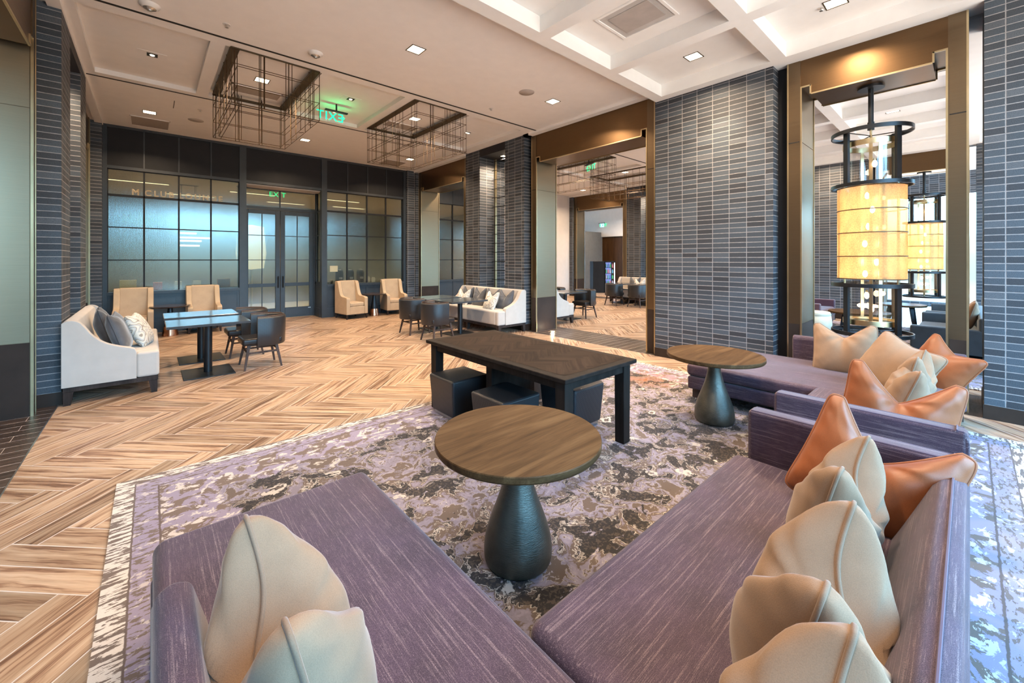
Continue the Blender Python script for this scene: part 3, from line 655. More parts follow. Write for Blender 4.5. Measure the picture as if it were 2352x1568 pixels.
# ================================================================== SOFAS
def rbox(x0, x1, y0, y1, z0, z1): return MB().box(x0, x1, y0, y1, z0, z1)
def sofa(nm, label, x0, x1, chx0, chx1, chy, arm_x0, arm_x1, side_x0, side_x1, side_y):
    """back along Y 0.., chaise part chx0..chx1 out to chy, thin arm on one end, low side back along the chaise"""
    r = thing(nm, label, 'sofa', ((x0+x1)/2, .5, 0)); ox, oy = -(x0+x1)/2, -.5
    def B(*pts): return pts
    ch_left = chx0 < (x0+x1)/2
    sx0, sx1 = (chx1, arm_x0) if ch_left else (arm_x1, chx0)
    # base: long part and chaise part
    m = MB(); m.box(sx0+ox-.01, sx1+ox, .12+oy, .90+oy, .12, .255); m.build('base', PURX, r, bevel=.02, seg=3)
    m = MB(); m.box(chx0+ox, chx1+ox, .12+oy, chy-.02+oy, .12, .255); m.build('base', PURY, r, bevel=.02, seg=3)
    m = MB(); m.box(sx0+ox+.004, sx1+ox-.004, .10+oy, .93+oy, .255, .39); m.build('seat_cushion', PURX, r, bevel=.045, seg=5)
    m = MB(); m.box(chx0+ox+(.006 if ch_left else 0), chx1+ox-.0, .10+oy, chy+oy, .2555, .391); m.build('seat_cushion', PURY, r, bevel=.045, seg=5)
    # back: sloped prism in (y,z) extruded along x
    ba, bb = (x0+.004, arm_x1-.006) if ch_left else (arm_x0+.006, x1-.004)
    p = [(0, .12), (0, .60), (.012, .638), (.045, .655), (.075, .65), (.10, .625), (.235, .34), (.235, .12)]
    m = MB(); m.prism([(y+oy, z) for y, z in p], ba+ox+(0 if ch_left else .0), bb+ox, 'x'); m.build('back', PURX, r, bevel=.008, seg=2)
    # arm: thin upright slab
    m = MB(); m.box(arm_x0+ox, arm_x1+ox, .005+oy, .86+oy, .12, .655); a = m.build('arm', PURX if False else PURY, r, bevel=.022, seg=4)
    pp = []
    for (ax, s) in ((arm_x0, 1), (arm_x1, -1)):
        xx = ax+ox+s*.012; pts = [(xx, .02+oy, .652), (xx, .84+oy, .652), (xx, .856+oy, .635), (xx, .858+oy, .15)]; MBm = MB(); MBm.tube(pts, .004, 6); MBm.build('piping', PURPLAIN, a)
    # side back along the chaise
    if ch_left: q = [(side_x0, .12), (side_x0, .60), (side_x0+.012, .635), (side_x0+.045, .65), (side_x0+.085, .635), (side_x1+.06, .36), (side_x1+.06, .12)]
    else: q = [(side_x1, .12), (side_x1, .60), (side_x1-.012, .635), (side_x1-.045, .655), (side_x0+.01, .65), (side_x0-.02, .62), (side_x0-.05, .36), (side_x0-.05, .12)]
    m = MB(); m.prism([(x+ox, z) for x, z in q], .02+oy, side_y+oy, 'y'); m.build('side_back', PURY if ch_left else PURX, r, bevel=.03, seg=4)
    pb = MB(); pb.tube([(ba+ox, .045+oy, .657), (bb+ox, .045+oy, .657)], .004, 6); pb.build('piping', PURPLAIN, r, smooth=True)
    for lx in (x0+.08, x1-.08, sx0+.1 if not ch_left else sx1-.1):
        for ly in (.08, .78):
            m = MB(); m.taper(lx+ox, ly+oy, 0.012, .125, .04, .04); m.build('leg', LEGW, r)
    for lx in (chx0+.12, chx1-.12):
        m = MB(); m.taper(lx+ox, chy-.09+oy, 0.012, .125, .045, .045); m.build('leg', LEGW, r)
    return r
sofa('sectional_sofa', 'long aubergine sectional sofa in the foreground with its chaise at bottom left', 0.0, 2.70, .0, .875, 2.20, 2.60, 2.70, 0.0, .10, 1.45)
sofa('sectional_sofa', 'second aubergine sectional sofa behind, its chaise reaching toward the brick column', 3.07, 5.78, 4.40, 5.60, 2.08, 3.07, 3.17, 5.60, 5.78, 1.38)

# ================================================================== PILLOWS
def pillow(label, c, yaw, lean, size=.5, th=.17, mat=TAN, pmat=TANP, chop=.13, roll=0.0, group=None, skew=0.0, seed=0, cat='pillow', w=None, nm='throw_pillow'):
    """square cushion; local x across, z up, y thickness; lean tips the top backwards (+y)"""
    N = 44; rnd = random.Random(seed); h = size/2; wx = (w or size)/2
    ph = [rnd.uniform(0, 6.28) for _ in range(6)]
    def edge(u, v):     # outline position
        q = 1-.07*(abs(u)*abs(v))**7; X = q*u*wx*(1-.06*(1-v*v)*abs(u)**3); Z = q*v*h*(1-.06*(1-u*u)*abs(v)**3)
        if v > -1:
            k = ((v+1)/2)**1.7; dip = chop*max(0, 1-(abs(u-skew)/.78)**1.15)
            Z -= dip*k; X += -math.copysign(1, u)*0.0 + .10*chop*k*(u*(1-abs(u)))*0
        return X, Z
    def thick(u, v):
        a = max(0, 1-abs(u)**2.6); b = max(0, 1-abs(v)**2.6); t = (a*b)**.55
        k = ((v+1)/2)**2; cr = math.exp(-((u-skew)/.17)**2)*k*chop*2.4
        t = t*(1+.9*k*chop*math.exp(-((abs(u-skew)-.42)/.3)**2)) - cr*.30*t
        rd = math.atan2(v-1, u-skew); wr = .05*math.sin(4*u+ph[0])*math.sin(3.5*v+ph[1])+.10*math.sin(9*(u+v)+ph[2])*abs(u*v)**1.5+.07*math.sin(21*(u-v)+ph[3])*abs(u*v)**2+(.10*math.sin(11*rd+ph[4])*math.exp(-(((u-skew)**2+(v-.9)**2)/.45)) if chop > .1 else 0)+.06*math.sin(17*v+ph[5])*abs(u)**6
        return th/2*max(0.0, t+wr*t)
    vs = []; idx = {}
    for sgn in (1, -1):
        for i in range(N+1):
            for j in range(N+1):
                u = -1+2*i/N; v = -1+2*j/N; u = math.sin(u*PI/2)*.35+u*.65; v = math.sin(v*PI/2)*.35+v*.65
                if sgn == -1 and (i in (0, N) or j in (0, N)): idx[(sgn, i, j)] = idx[(1, i, j)]; continue
                X, Z = edge(u, v); idx[(sgn, i, j)] = len(vs); k = ((v+1)/2)**2
                off = -math.exp(-((u-skew)/.3)**2)*k*chop*.30
                vs.append((X, sgn*thick(u, v)+off, Z))
    fs = []
    for sgn in (1, -1):
        for i in range(N):
            for j in range(N):
                q = (idx[(sgn, i, j)], idx[(sgn, i+1, j)], idx[(sgn, i+1, j+1)], idx[(sgn, i, j+1)]); fs.append(q if sgn == 1 else q[::-1])
    mb = MB(); mb.add(vs, fs); o = mb.build(nm, mat, None, smooth=True)
    o.location = c; o.rotation_mode = 'XYZ'
    R = Matrix.Rotation(yaw, 3, 'Z') @ Matrix.Rotation(-lean, 3, 'X') @ Matrix.Rotation(roll, 3, 'Y'); o.rotation_euler = R.to_euler('XYZ')
    ring = [idx[(1, i, 0)] for i in range(N+1)]+[idx[(1, N, j)] for j in range(1, N+1)]+[idx[(1, i, N)] for i in range(N-1, -1, -1)]+[idx[(1, 0, j)] for j in range(N-1, 0, -1)]
    if pmat: MB().tube([vs[k] for k in ring], .0062 if size > .42 else .005, 10, True).build('piping', pmat, o, smooth=True)
    return tag(o, label, cat, group)
G1 = 'throw pillows along the foreground sofa'; G2 = 'throw pillows heaped on the far sofa'
X90 = PI/2
# leaning on the left side back (normal +x): top edge runs along Y
pillow('chopped oatmeal wool pillow alone on the chaise at bottom left', (.255, 1.09, .58), -X90, -.24, .52, .31, chop=.24, group=G1, seed=1)
pillow('oatmeal wool pillow nearest the bottom right corner of the picture', (.80, .20, .565), .06, -.26, .52, .31, chop=.24, group=G1, seed=2)
pillow('oatmeal wool pillow, second from the bottom right corner, creased on its left', (1.31, .28, .575), .04, -.26, .52, .31, chop=.24, group=G1, seed=3)
pillow('oatmeal wool pillow propped right in front of the cognac leather one', (1.96, .34, .59), -.05, -.26, .48, .24, chop=.22, group=G1, seed=4)
pillow('cognac leather pillow leaning on the inner arm of the foreground sofa', (2.40, .29, .575), X90+.12, -.34, .52, .24, LEATH, LEATHP, .20, roll=-.36, group=G1, seed=5)
pillow('large cognac leather pillow just behind the arm of the second sofa', (3.55, .31, .545), X90+.12, -.22, .56, .24, LEATH, LEATHP, .20, roll=-.18, group=G2, seed=6)
pillow('oatmeal pillow with a deep notch leaning on the far side back, leftmost of its heap', (5.33, .86, .60), X90-.05, -.30, .54, .20, chop=.13, roll=.06, group=G2, seed=7)
pillow('smooth plump oatmeal pillow tilted in the middle of the far heap', (4.88, .44, .575), X90-.45, -.45, .54, .24, chop=.03, roll=-.34, group=G2, seed=8)
pillow('cognac leather pillow peeking out in the far back corner of the second sofa', (5.34, .17, .56), X90-.5, -.30, .46, .2, LEATH, LEATHP, .08, roll=-.45, group=G2, seed=9)
pillow('folded oatmeal pillow on the sofa back behind the front one of the far heap', (4.42, .30, .58), -.05, -.24, .48, .22, chop=.2, group=G2, seed=10)
pillow('smaller oatmeal pillow lying lowest and nearest in the far heap', (4.08, .31, .565), .10, -.34, .44, .22, chop=.16, group=G2, seed=11)

# ================================================================== TABLES BY THE SOFAS
def round_table(label, x, y):
    r = thing('round_side_table', label, 'side table', (x, y, .012), 0, 'round tables by the purple sofas')
    MB().lathe([(.0001, .588), (.395, .588), (.412, .592), (.418, .600), (.418, .624), (.415, .628), (.0001, .628)], n=96).build('table_top', TABLEW, r, smooth=True, sharp=.5)
    prof = [(.0001, 0), (.150, 0), (.166, .010), (.172, .04), (.170, .09), (.158, .15), (.135, .22), (.108, .29), (.084, .36), (.066, .43), (.054, .50), (.048, .56), (.050, .588), (.0001, .588)]
    prof = curve_pts(prof[1:-1], 4); MB().lathe([(.0001, 0)]+prof+[(.0001, .588)], n=64).build('pedestal', HAMM, r, smooth=True)
    return r
round_table('round walnut table on a bulbous bronze pedestal, the large one in the centre foreground', 1.40, 1.53)
round_table('round dark table on a bulbous bronze pedestal in front of the far chaise', 3.97, 1.60)
def inlay_wood(name, cols):
    m = wood_floor(name, cols); m.node_tree.nodes['Principled BSDF'].inputs['Roughness'].default_value = .55
    for l in list(m.node_tree.links):
        if l.to_socket.name == 'Roughness' and l.to_node.type == 'BSDF_PRINCIPLED': m.node_tree.links.remove(l)
    m.node_tree.nodes['Principled BSDF'].inputs['Specular IOR Level'].default_value = .08
    return m
def game_table():
    r = thing('console_table', 'long espresso wood table with a herringbone inlaid top and tucked-in ottomans', 'table', (2.575, 2.785, 0.0)); z = .70
    hx, hy = .45, .945
    MB().box(-hx, hx, -hy, hy, z-.032, z).build('table_top', ESPR, r, bevel=.004, seg=1)
    pl = []
    for poly, tone in herring(-hx+.07, hx-.07, -hy+.07, hy-.07, .30, .062, 0, 0, .0004): pl.append((poly, tone))
    o = floor_mesh('top_inlay', pl, inlay_wood('inlay_herringbone', [(.010, .006, .005), (.017, .010, .008), (.026, .016, .011), (.034, .021, .015), (.04, .026, .019)]), z+.0012); o.parent = r
    m = MB(); m.box(-hx+.05, hx-.05, -hy+.05, -hy+.075, z-.10, z-.032); m.box(-hx+.05, hx-.05, hy-.075, hy-.05, z-.10, z-.032); m.box(-hx+.05, -hx+.075, -hy+.05, hy-.05, z-.10, z-.032); m.box(hx-.075, hx-.05, -hy+.05, hy-.05, z-.10, z-.032); m.build('apron', ESPR, r)
    for sx in (-1, 1):
        for sy in (-1, 1):
            MB().taper(sx*(hx-.085), sy*(hy-.085), .012 if sy < 0 or sx > 0 else .0, z-.032, .043, .047).build('leg', ESPR, r, bevel=.003, seg=1)
    MB().box(-.27, .27, .085, .165, .0125, z-.032).build('centre_panel', ESPR, r)
    return r
game_table()
def ottoman(label, x, y, rz=0.0):
    r = thing('cube_ottoman', label, 'ottoman', (x, y, .012), rz, 'cube ottomans under the long table')
    m = MB(); m.taper(0, 0, .03, .385, .19, .215); o = m.build('body', OTTM, r, bevel=.022, seg=4)
    MB().box(-.17, .17, -.17, .17, .0, .035).build('plinth', CHROME, r); return r
ottoman('black woven cube ottoman at the left end of the long table', 2.29, 3.37, 0)
ottoman('black woven cube ottoman in the middle, right behind the round walnut table', 2.27, 2.64, 0)
ottoman('black woven cube ottoman at the right end between the front legs of the long table', 2.93, 2.46, 0)
ottoman('black woven cube ottoman in shadow at the back, beyond the centre panel', 2.96, 3.20, 0)

# ================================================================== CAFE FURNITURE
def cafe_table(label, x, y, rz=0, g='pedestal cafe tables'):
    r = thing('cafe_table', label, 'table', (x, y, 0), rz, g)
    MB().box(-.44, .44, -.37, .37, .668, .70).build('table_top', TTOP, r, bevel=.003, seg=1)
    MB().cyl(0, 0, .012, .655, .048, 28).build('post', BLKMET, r, smooth=True)
    MB().box(-.275, .275, -.31, .31, 0, .014).build('base_plate', BLKMET, r, bevel=.003, seg=1)
    MB().box(-.2, .2, -.2, .2, .652, .668).build('mount_plate', BLKMET, r); return r
def tub_chair(label, x, y, rz, g):
    r = thing('tub_chair', label, 'chair', (x, y, 0), rz, g)        # faces +x, back at -x
    MB().box(-.22, .27, -.225, .225, .335, .43).build('seat', BLKLEA, r, bevel=.03, seg=3)
    pts = []
    n = 28
    for i in range(n+1):
        a = PI/2+.0+PI*i/n; pts.append((-.02+.27*math.cos(a)*1.02, .275*math.sin(a)))
    pts = [(.10, .275)]+pts+[(.10, -.275)]
    out, inn = [], []
    def ring(off, z): 
        res = []
        for i, (px, py) in enumerate(pts):
            a = pts[max(0, i-1)]; b = pts[min(len(pts)-1, i+1)]; d = Vector((b[0]-a[0], b[1]-a[1])).normalized(); nn = Vector((d.y, -d.x)); res.append((px+nn.x*off, py+nn.y*off, z))
        return res
    rows = [ring(-.012, .315), ring(-.002, .33), ring(.004, .50), ring(.008, .695), ring(.004, .712), ring(-.012, .722), ring(-.030, .722), ring(-.044, .712), ring(-.050, .69), ring(-.045, .42), ring(-.04, .33)]
    vs = [p for row in rows for p in row]; k = len(pts); fs = []
    for a in range(len(rows)-1):
        for i in range(k-1): fs.append((a*k+i, a*k+i+1, (a+1)*k+i+1, (a+1)*k+i))
    for i in range(k-1): fs.append(((len(rows)-1)*k+i, (len(rows)-1)*k+i+1, i+1, i))
    fs.append(tuple(a*k for a in range(len(rows)))); fs.append(tuple(a*k+k-1 for a in range(len(rows)-1, -1, -1)))
    m = MB(); m.add(vs, fs); m.build('backrest', QUILT, r, smooth=True)
    m = MB(); m.tube([tuple(p) for p in ring(-.021, .723)], .012, 8); m.build('top_rail', BRNLEA, r, smooth=True)
    for sx in (-1, 1):
        for sy in (-1, 1):
            m = MB(); m.taper(sx*.165+.02, sy*.165, 0, .336, .011, .018, sx*.06, sy*.065); m.build('leg', LEGW, r)
    m = MB(); 
    for sy in (-1, 1): m.box(-.17, .21, sy*.20-.008, sy*.20+.008, .215, .238)
    for sx in (-1, 1): m.box(sx*.19+.02-.008, sx*.19+.02+.008, -.19, .19, .235, .258)
    m.box(-.15, .20, -.165, .165, .315, .336); m.build('stretcher', LEGW, r); return r
def settee(label, x, y, rz, length, g='cream swoop-arm settees'):
    """back plane at local x=0, seat to +x; runs along y from 0 to length"""
    r = thing('settee', label, 'settee', (x, y, 0), rz, g); D = .77; L = length
    prof = [(0, .19), (0, .86)]+curve_pts([(.0, .86), (.05, .885), (.115, .872), (.16, .82), (.235, .70), (.33, .615), (.44, .565), (.52, .54), (.56, .52)], 6)[1:]+[(.575, .48), (.575, .19)]
    for y0, y1 in ((0, .10), (L-.10, L)):
        m = MB(); m.prism([(p, q) for p, q in prof], y0, y1, 'y'); m.build('arm', LINEN, r, bevel=.012, seg=3)
    MB().prism([(0, .19), (0, .86), (.02, .882), (.07, .885), (.105, .865), (.20, .40), (.20, .19)], .10, L-.10, 'x' if False else 'y').build('backrest', LINEN, r, bevel=.01, seg=2)
    m = MB(); m.box(.17, D, .10, L-.10, .19, .47); m.box(.56, D, .005, .105, .19, .47); m.box(.56, D, L-.105, L-.005, .19, .47); 
    MB().box(.17, D, .102, L-.102, .19, .475).build('seat', LINEN, r, bevel=.035, seg=4)
    for ya, yb in ((.003, .104), (L-.104, L-.003)): MB().box(.57, D, ya, yb, .19, .475).build('seat_corner', LINEN, r, bevel=.03, seg=4)
    m = MB(); m.box(.012, D-.012, .01, .05, .142, .19); m.box(.012, D-.012, L-.05, L-.01, .142, .19); m.box(D-.05, D-.012, .051, L-.051, .142, .19); m.box(.012, .05, .051, L-.051, .142, .19); m.build('base_frame', LEGD, r)
    for lx, sx in ((.05, -1), (D-.055, 1)):
        for ly, sy in ((.05, -1), (L-.05, 1), (L/2, 0)):
            m = MB(); m.taper(lx, ly, 0, .14, .026, .038, sx*.010, sy*.008); m.build('leg', LEGD, r)
    return r
settee('cream swoop-arm settee in the left foreground against the brick pier', -.69, 6.235, 0, 2.05)
cafe_table('grey-topped pedestal table, the nearer of the two beside the left settee', .585, 6.86)
cafe_table('grey-topped pedestal table, the farther of the two beside the left settee', .585, 7.86)
GC = 'black tub chairs at the cafe tables'
tub_chair('quilted black tub chair standing nearest the left settee, its back to the room', 1.21, 6.82, PI, GC)
tub_chair('quilted black tub chair half hidden behind the nearer one on the left', 1.16, 7.80, PI, GC)
settee('cream swoop-arm settee with six pillows against the pier right of centre', 5.985, 8.50, PI, 2.22)
cafe_table('black-edged pedestal table, the nearer one before the pillow-lined settee', 4.77, 6.98)
cafe_table('black-edged pedestal table, the farther one before the pillow-lined settee', 4.72, 7.86)
tub_chair('round-backed black tub chair, the right-hand one seen over the long table', 4.06, 6.72, 0, GC)
tub_chair('round-backed black tub chair, the left-hand one facing the far cafe table', 4.10, 7.69, 0, GC)
# left settee pillows
GL = 'pillows on the left settee'
pillow('charcoal velvet pillow standing nearest on the left settee', (-.27, 6.62, .68), -X90-.1, -.30, .48, .17, CHAR, CHARP, .03, group=GL, seed=21)
pillow('charcoal velvet pillow tucked behind the other one on the left settee', (-.42, 7.12, .70), -X90+.05, -.26, .48, .17, CHAR, CHARP, .10, group=GL, seed=22)
pillow('swirl-patterned pillow leaning beside the charcoal ones on the left settee', (-.10, 6.84, .66), -X90-.2, -.42, .44, .17, PAIS, None, .03, group=GL, seed=23)
GR = 'pillows on the settee right of centre'
for i, (y, lab) in enumerate(((8.02, 'charcoal chopped pillow farthest left on the right-hand settee'), (7.55, 'charcoal chopped pillow between the two patterned ones on the right-hand settee'), (7.08, 'charcoal chopped pillow behind the nearer patterned one on the right-hand settee'), (6.63, 'charcoal chopped pillow next to the right arm of the right-hand settee'))):
    pillow(lab, (5.70, y, .665), X90+.04*(i-1), -.26, .44, .17, CHAR, CHARP, .17, group=GR, seed=30+i)
pillow('swirl-patterned pillow at the far left of the right-hand settee, in front of a charcoal one', (5.53, 7.96, .64), X90+.1, -.38, .42, .16, PAIS, None, .15, group=GR, seed=40)
pillow('swirl-patterned pillow in the front middle of the right-hand settee', (5.49, 6.86, .64), X90-.1, -.40, .44, .16, PAIS, None, .15, group=GR, seed=41)
# armchairs along the lounge partition
def armchair(label, x, y, rz=0, g='camel high-back armchairs'):
    r = thing('armchair', label, 'armchair', (x, y, 0), rz, g)   # faces -y; y=0 front, depth .68
    side = [(.0, .12), (.0, .52), (.02, .548)]+curve_pts([(.02, .548), (.12, .565), (.28, .575), (.36, .62), (.42, .74), (.47, .88), (.52, .955)], 5)[1:]+[(.62, .965), (.66, .94), (.66, .12)]
    for s in (-1, 1):
        m = MB(); x0, x1 = (s*.20, s*.29); m.prism(side, min(x0, x1), max(x0, x1), 'x'); m.build('wing_arm', CAMEL, r, bevel=.018, seg=3)
    MB().prism([(.46, .35), (.54, .955), (.56, .97), (.63, .97), (.655, .95), (.655, .12), (.46, .12)], -.205, .205, 'x').build('backrest', CAMEL, r, bevel=.012, seg=3)
    MB().box(-.20, .20, .02, .50, .32, .42).build('seat_cushion', CAMEL, r, bevel=.03, seg=4)
    MB().box(-.20, .20, .012, .50, .12, .318).build('front_rail', CAMEL, r, bevel=.006, seg=1)
    for sx in (-1, 1):
        for ly in (.04, .61): MB().taper(sx*.255, ly, 0, .125, .014, .024, sx*.012, -.01 if ly < .1 else .02).build('leg', LEGD, r)
    m = MB(); m.box(-.28, .28, .02, .64, .108, .125); m.build('base_frame', LEGD, r); return r
armchair('camel high-back armchair at the far left, behind the left settee', -.24, 10.45, .0)
armchair('camel high-back armchair left of the double doors, behind the grey table tops', .86, 10.60, -.0)
armchair('camel high-back armchair just right of the double doors', 4.0, 10.50, .12)
armchair('camel high-back armchair by the corner brick pier', 5.16, 10.62, -.12)
def cone_table(label, x, y):
    r = thing('drink_table', label, 'side table', (x, y, 0), 0, 'round marble drink tables')
    MB().lathe([(.0001, .575), (.30, .575), (.32, .588), (.32, .60), (.0001, .60)], n=48).build('table_top', MARBLE, r, smooth=True)
    MB().lathe([(.0001, .19), (.098, .19), (.05, .45), (.036, .575), (.0001, .575)], n=32).build('stem', STEEL, r, smooth=True)
    MB().lathe([(.0001, 0), (.13, 0), (.128, .03), (.10, .19), (.0001, .19)], n=32).build('copper_foot', COPPER, r, smooth=True); return r
cone_table('round marble drink table between the two left armchairs', .30, 10.70)
cone_table('round marble drink table between the two right armchairs', 4.58, 10.84)
# ================================================================== CEILING FIXTURES
DL = None
def downlight(label, x, y, z=CZ, e=14, group='square recessed downlights', s=.085, lit=True):
    r = thing('downlight', label, 'ceiling light', (x, y, z), 0, group)
    m = MB(); a, b = s, s+.012
    for q in ((-b, b, -b, -a), (-b, b, a, b), (-b, -a, -a, a), (a, b, -a, a)): m.box(q[0], q[1], q[2], q[3], -.005, .012)
    m.build('frame', CAGEP, r)
    MB().box(-a, a, -a, a, -.001, .006).build('lens', E_DOWN, r)
    if lit: arealight((x, y, z-.02), .16, .16, e*LE, WARM, spread=2.5)
    return r
LE = 4.6
for (x, y, z, lab) in ((2.53, 4.69, CZ, 'square downlight on the plain ceiling, above the middle of the lobby'), (5.09, 4.69, CZ, 'square downlight on the plain ceiling near the bronze header'),
        (-.01, 9.9, CZ, 'square downlight above the left armchairs, beside the long air grille'), (2.59, 9.88, CZ, 'square downlight in front of the double doors'), (5.18, 9.92, CZ, 'square downlight seen low through the right wire cage'),
        (1.28, 7.2, 4.27, 'square downlight inside the left wire cage'), (3.86, 7.2, 4.27, 'square downlight inside the right wire cage'),
        (5.35, 2.42, CZ, 'square downlight in the white coffer beside the brick column'), (5.33, .93, CZ, 'square downlight cut by the top edge, in the near white coffer')):
    downlight(lab, x, y, z, 12 if y > 3.3 else 9)
for (x, y) in ((2.7, 2.42), (2.7, .93), (-.01, 4.69), (.1, .93)): arealight((x, y, CZ-.02), .16, .16, 9*LE, WARM, spread=2.5)
NL = ['next-room downlight inside the first wire cage beyond the tall opening', 'next-room downlight inside the second, farther wire cage', 'next-room downlight close behind the brick pier with the niche', 'next-room downlight low over the pale far wall', 'next-room downlight near the far brick corner', 'next-room downlight on the plain ceiling left of the brick column', 'next-room downlight on the plain ceiling near the far wall line', 'next-room downlight in the farthest white coffer above the lantern', 'next-room downlight in the middle white coffer', 'next-room downlight seen as a thin bright strip right above the large lantern']
for (x, y, z) in ((8.58, 7.2, 4.27), (11.16, 7.2, 4.27), (7.29, 9.9, CZ), (9.89, 9.88, CZ), (12.48, 9.92, CZ), (9.83, 4.69, CZ), (12.39, 4.69, CZ), (12.65, 2.42, CZ), (10.0, 2.42, CZ), (10.0, .93, CZ)):
    downlight(NL.pop(0), x, y, z, 12, 'square downlights of the next room')
for i, (x, y) in enumerate(((6.36, 7.46), (-1.1, 7.46), (13.7, 7.46))):
    downlight(('square downlight in the dark niche between the two right brick piers', 'square downlight in the niche of the left brick piers', 'square downlight in the niche far behind the wire cage of the next room')[i], x, y, 4.018, 16, s=.06)
for x, y in ((16.0, 9.0), (16.2, 12.0), (17.2, 10.6)): arealight((x, y, 4.2), .2, .2, 60, WARM, spread=2.6)  # no fixtures here: area lamps added to brighten the far wood wall
downl = [(6.35, 5.0), (6.35, .8), (13.6, 9.9)]
for x, y in downl: arealight((x, y, 3.555), .1, .1, 30, WARM, spread=2.2)
# wall-washing lamp in front of the brick column
arealight((5.72, 2.35, CZ-.03), .12, .12, 46, WARM, rot=(0, .30, 0), spread=1.5)
def round_thing(nm, label, cat, x, y, z, r, prof, mat, group=None):
    o = MB().lathe(prof, n=32).build(nm, mat, None, smooth=True); o.location = (x, y, z); return tag(o, label, cat, group)
GREYG = plain('grey_speaker_grille', (.42, .38, .35), .7, bump=.3, bscale=700)
for (x, y, lab) in ((4.50, 4.71, 'round grey speaker grille on the plain ceiling, right of centre'), (.655, 9.87, 'round grey speaker grille at left, near the long air grille')):
    round_thing('ceiling_speaker', lab, 'speaker', x, y, CZ, .12, [(.0001, -.006), (.12, -.006), (.125, 0), (.125, .004)], GREYG, 'ceiling speakers')
PLASTIC = plain('white_plastic', (.72, .69, .66), .5)
def detector(label, x, y, z=CZ):
    r = thing('smoke_detector', label, 'smoke detector', (x, y, z), 0, 'smoke detectors')
    MB().lathe([(.0001, -.012), (.055, -.04), (.085, -.02), (.09, .0)][1:]+[], n=32).build('body', PLASTIC, r, smooth=True)
    MB().lathe([(.0001, -.065), (.022, -.065), (.028, -.05), (.055, -.038)], n=24).build('sensor', CHROME, r, smooth=True)
detector('white round smoke detector between the wire cages on the plain ceiling', 1.60, 5.63); detector('white round smoke detector at the top edge, by the left ceiling slot', -.005, 5.72)
def sprinkler(label, x, y, z=CZ):
    r = thing('sprinkler', label, 'sprinkler', (x, y, z), 0, 'ceiling sprinklers')
    MB().lathe([(.0001, -.004), (.036, -.004), (.04, 0)], n=24).build('plate', PLASTIC, r); m = MB(); m.cyl(0, 0, -.03, 0, .008, 10); m.cyl(0, 0, -.034, -.03, .018, 12); m.build('head', CHROME, r)
for x, y, z, lab in ((.65, 5.62, CZ, 'small sprinkler head right of the top-left smoke detector'), (4.51, 5.63, CZ, 'small sprinkler head left of the round speaker'), (.667, 9.13, CZ, 'small sprinkler head above the left speaker grille'), (5.33, 1.05, CZ, 'small sprinkler head in the near white coffer')): sprinkler(lab, x, y, z)
LOUV = NT('grille_louvres'); _s = LOUV.sep(LOUV.obj()); LOUV.bump(LOUV.math('SINE', LOUV.math('MULTIPLY', _s[1], 420.0)), .6, .004)
LOUV = LOUV.set(LOUV.ramp(LOUV.math('SINE', LOUV.math('MULTIPLY', _s[1], 420.0)), [(.3, (.30, .25, .21)), (.8, (.5, .43, .37))]), .6)
def grille(label, x0, x1, y0, y1, z=CZ):
    r = thing('air_grille', label, 'air vent', ((x0+x1)/2, (y0+y1)/2, z)); a, b = (x1-x0)/2, (y1-y0)/2
    MB().box(-a+.02, a-.02, -b+.02, b-.02, -.008, -.002).build('louvres', LOUV, r)
    m = MB(); m.box(-a, a, -b, -b+.02, -.012, 0); m.box(-a, a, b-.02, b, -.012, 0); m.box(-a, -a+.02, -b, b, -.012, 0); m.box(a-.02, a, -b, b, -.012, 0); m.build('frame', CEIL2, r)
grille('long air grille in the ceiling over the left armchairs', -.29, .29, 10.30, 11.0)
grille('air grille inside the coffer of the left wire cage', .95, 1.65, 7.6, 7.95, 4.27); grille('air grille inside the coffer of the right wire cage', 3.5, 4.2, 7.6, 7.95, 4.27)
grille('air grille above the corner, seen through the right wire cage', 4.7, 5.3, 10.3, 10.95)
def vent():
    r = thing('ceiling_vent', 'large square ceiling diffuser in the white coffer at the top', 'air vent', (4.0, 2.44, CZ)); a, b = .30, .34
    m = MB(); 
    for q in ((-a, a, -b, -b+.03), (-a, a, b-.03, b), (-a, -a+.03, -b+.03, b-.03), (a-.03, a, -b+.03, b-.03)): m.box(*q, -.014, 0)
    m.build('frame', CEIL, r)
    MB().box(-a+.03, a-.03, -b+.03, b-.03, -.004, .0).build('inner_plate', plain('diffuser_plate', (.50, .48, .46), .6), r)
    MB().box(-a+.11, a-.11, -b+.10, b-.10, -.012, -.004).build('mesh_panel', GREYG, r)
vent()
def twin_spot(label, x, y, z=4.27, rz=0, n=1):
    r = thing('accent_light', label, 'ceiling light', (x, y, z), rz, 'recessed accent lights')
    m = MB(); m.box(-.15, .15, -.10, .10, -.004, .0); m.build('trim_plate', CEIL2, r)
    MB().box(-.055, .055, -.055, .055, -.008, -.003).build('aperture', SLOT, r)
    for k in range(n): MB().lathe([(.0001, -.013), (.022, -.013), (.026, -.008)], (-.025 if n > 1 else 0)+k*.05, .0, n=16).build('lamp', E_DOWN, r)
twin_spot('recessed accent light in the first coffer at the far left', .02, 7.28); twin_spot('unlit accent light above the green exit sign', 2.56, 7.03); twin_spot('twin accent light right of the right wire cage', 5.13, 7.22, n=2)
MB_ = MB(); MB_.box(.30, .31, 8.9, 9.35, CZ-.002, CZ+.002); tag(MB_.build('panel_shadow_line', CAGEP), 'thin dark strip drawn as the shadow line of the access panel in the left ceiling', 'access panel')  # dark strip stands in for the panel's shadow line

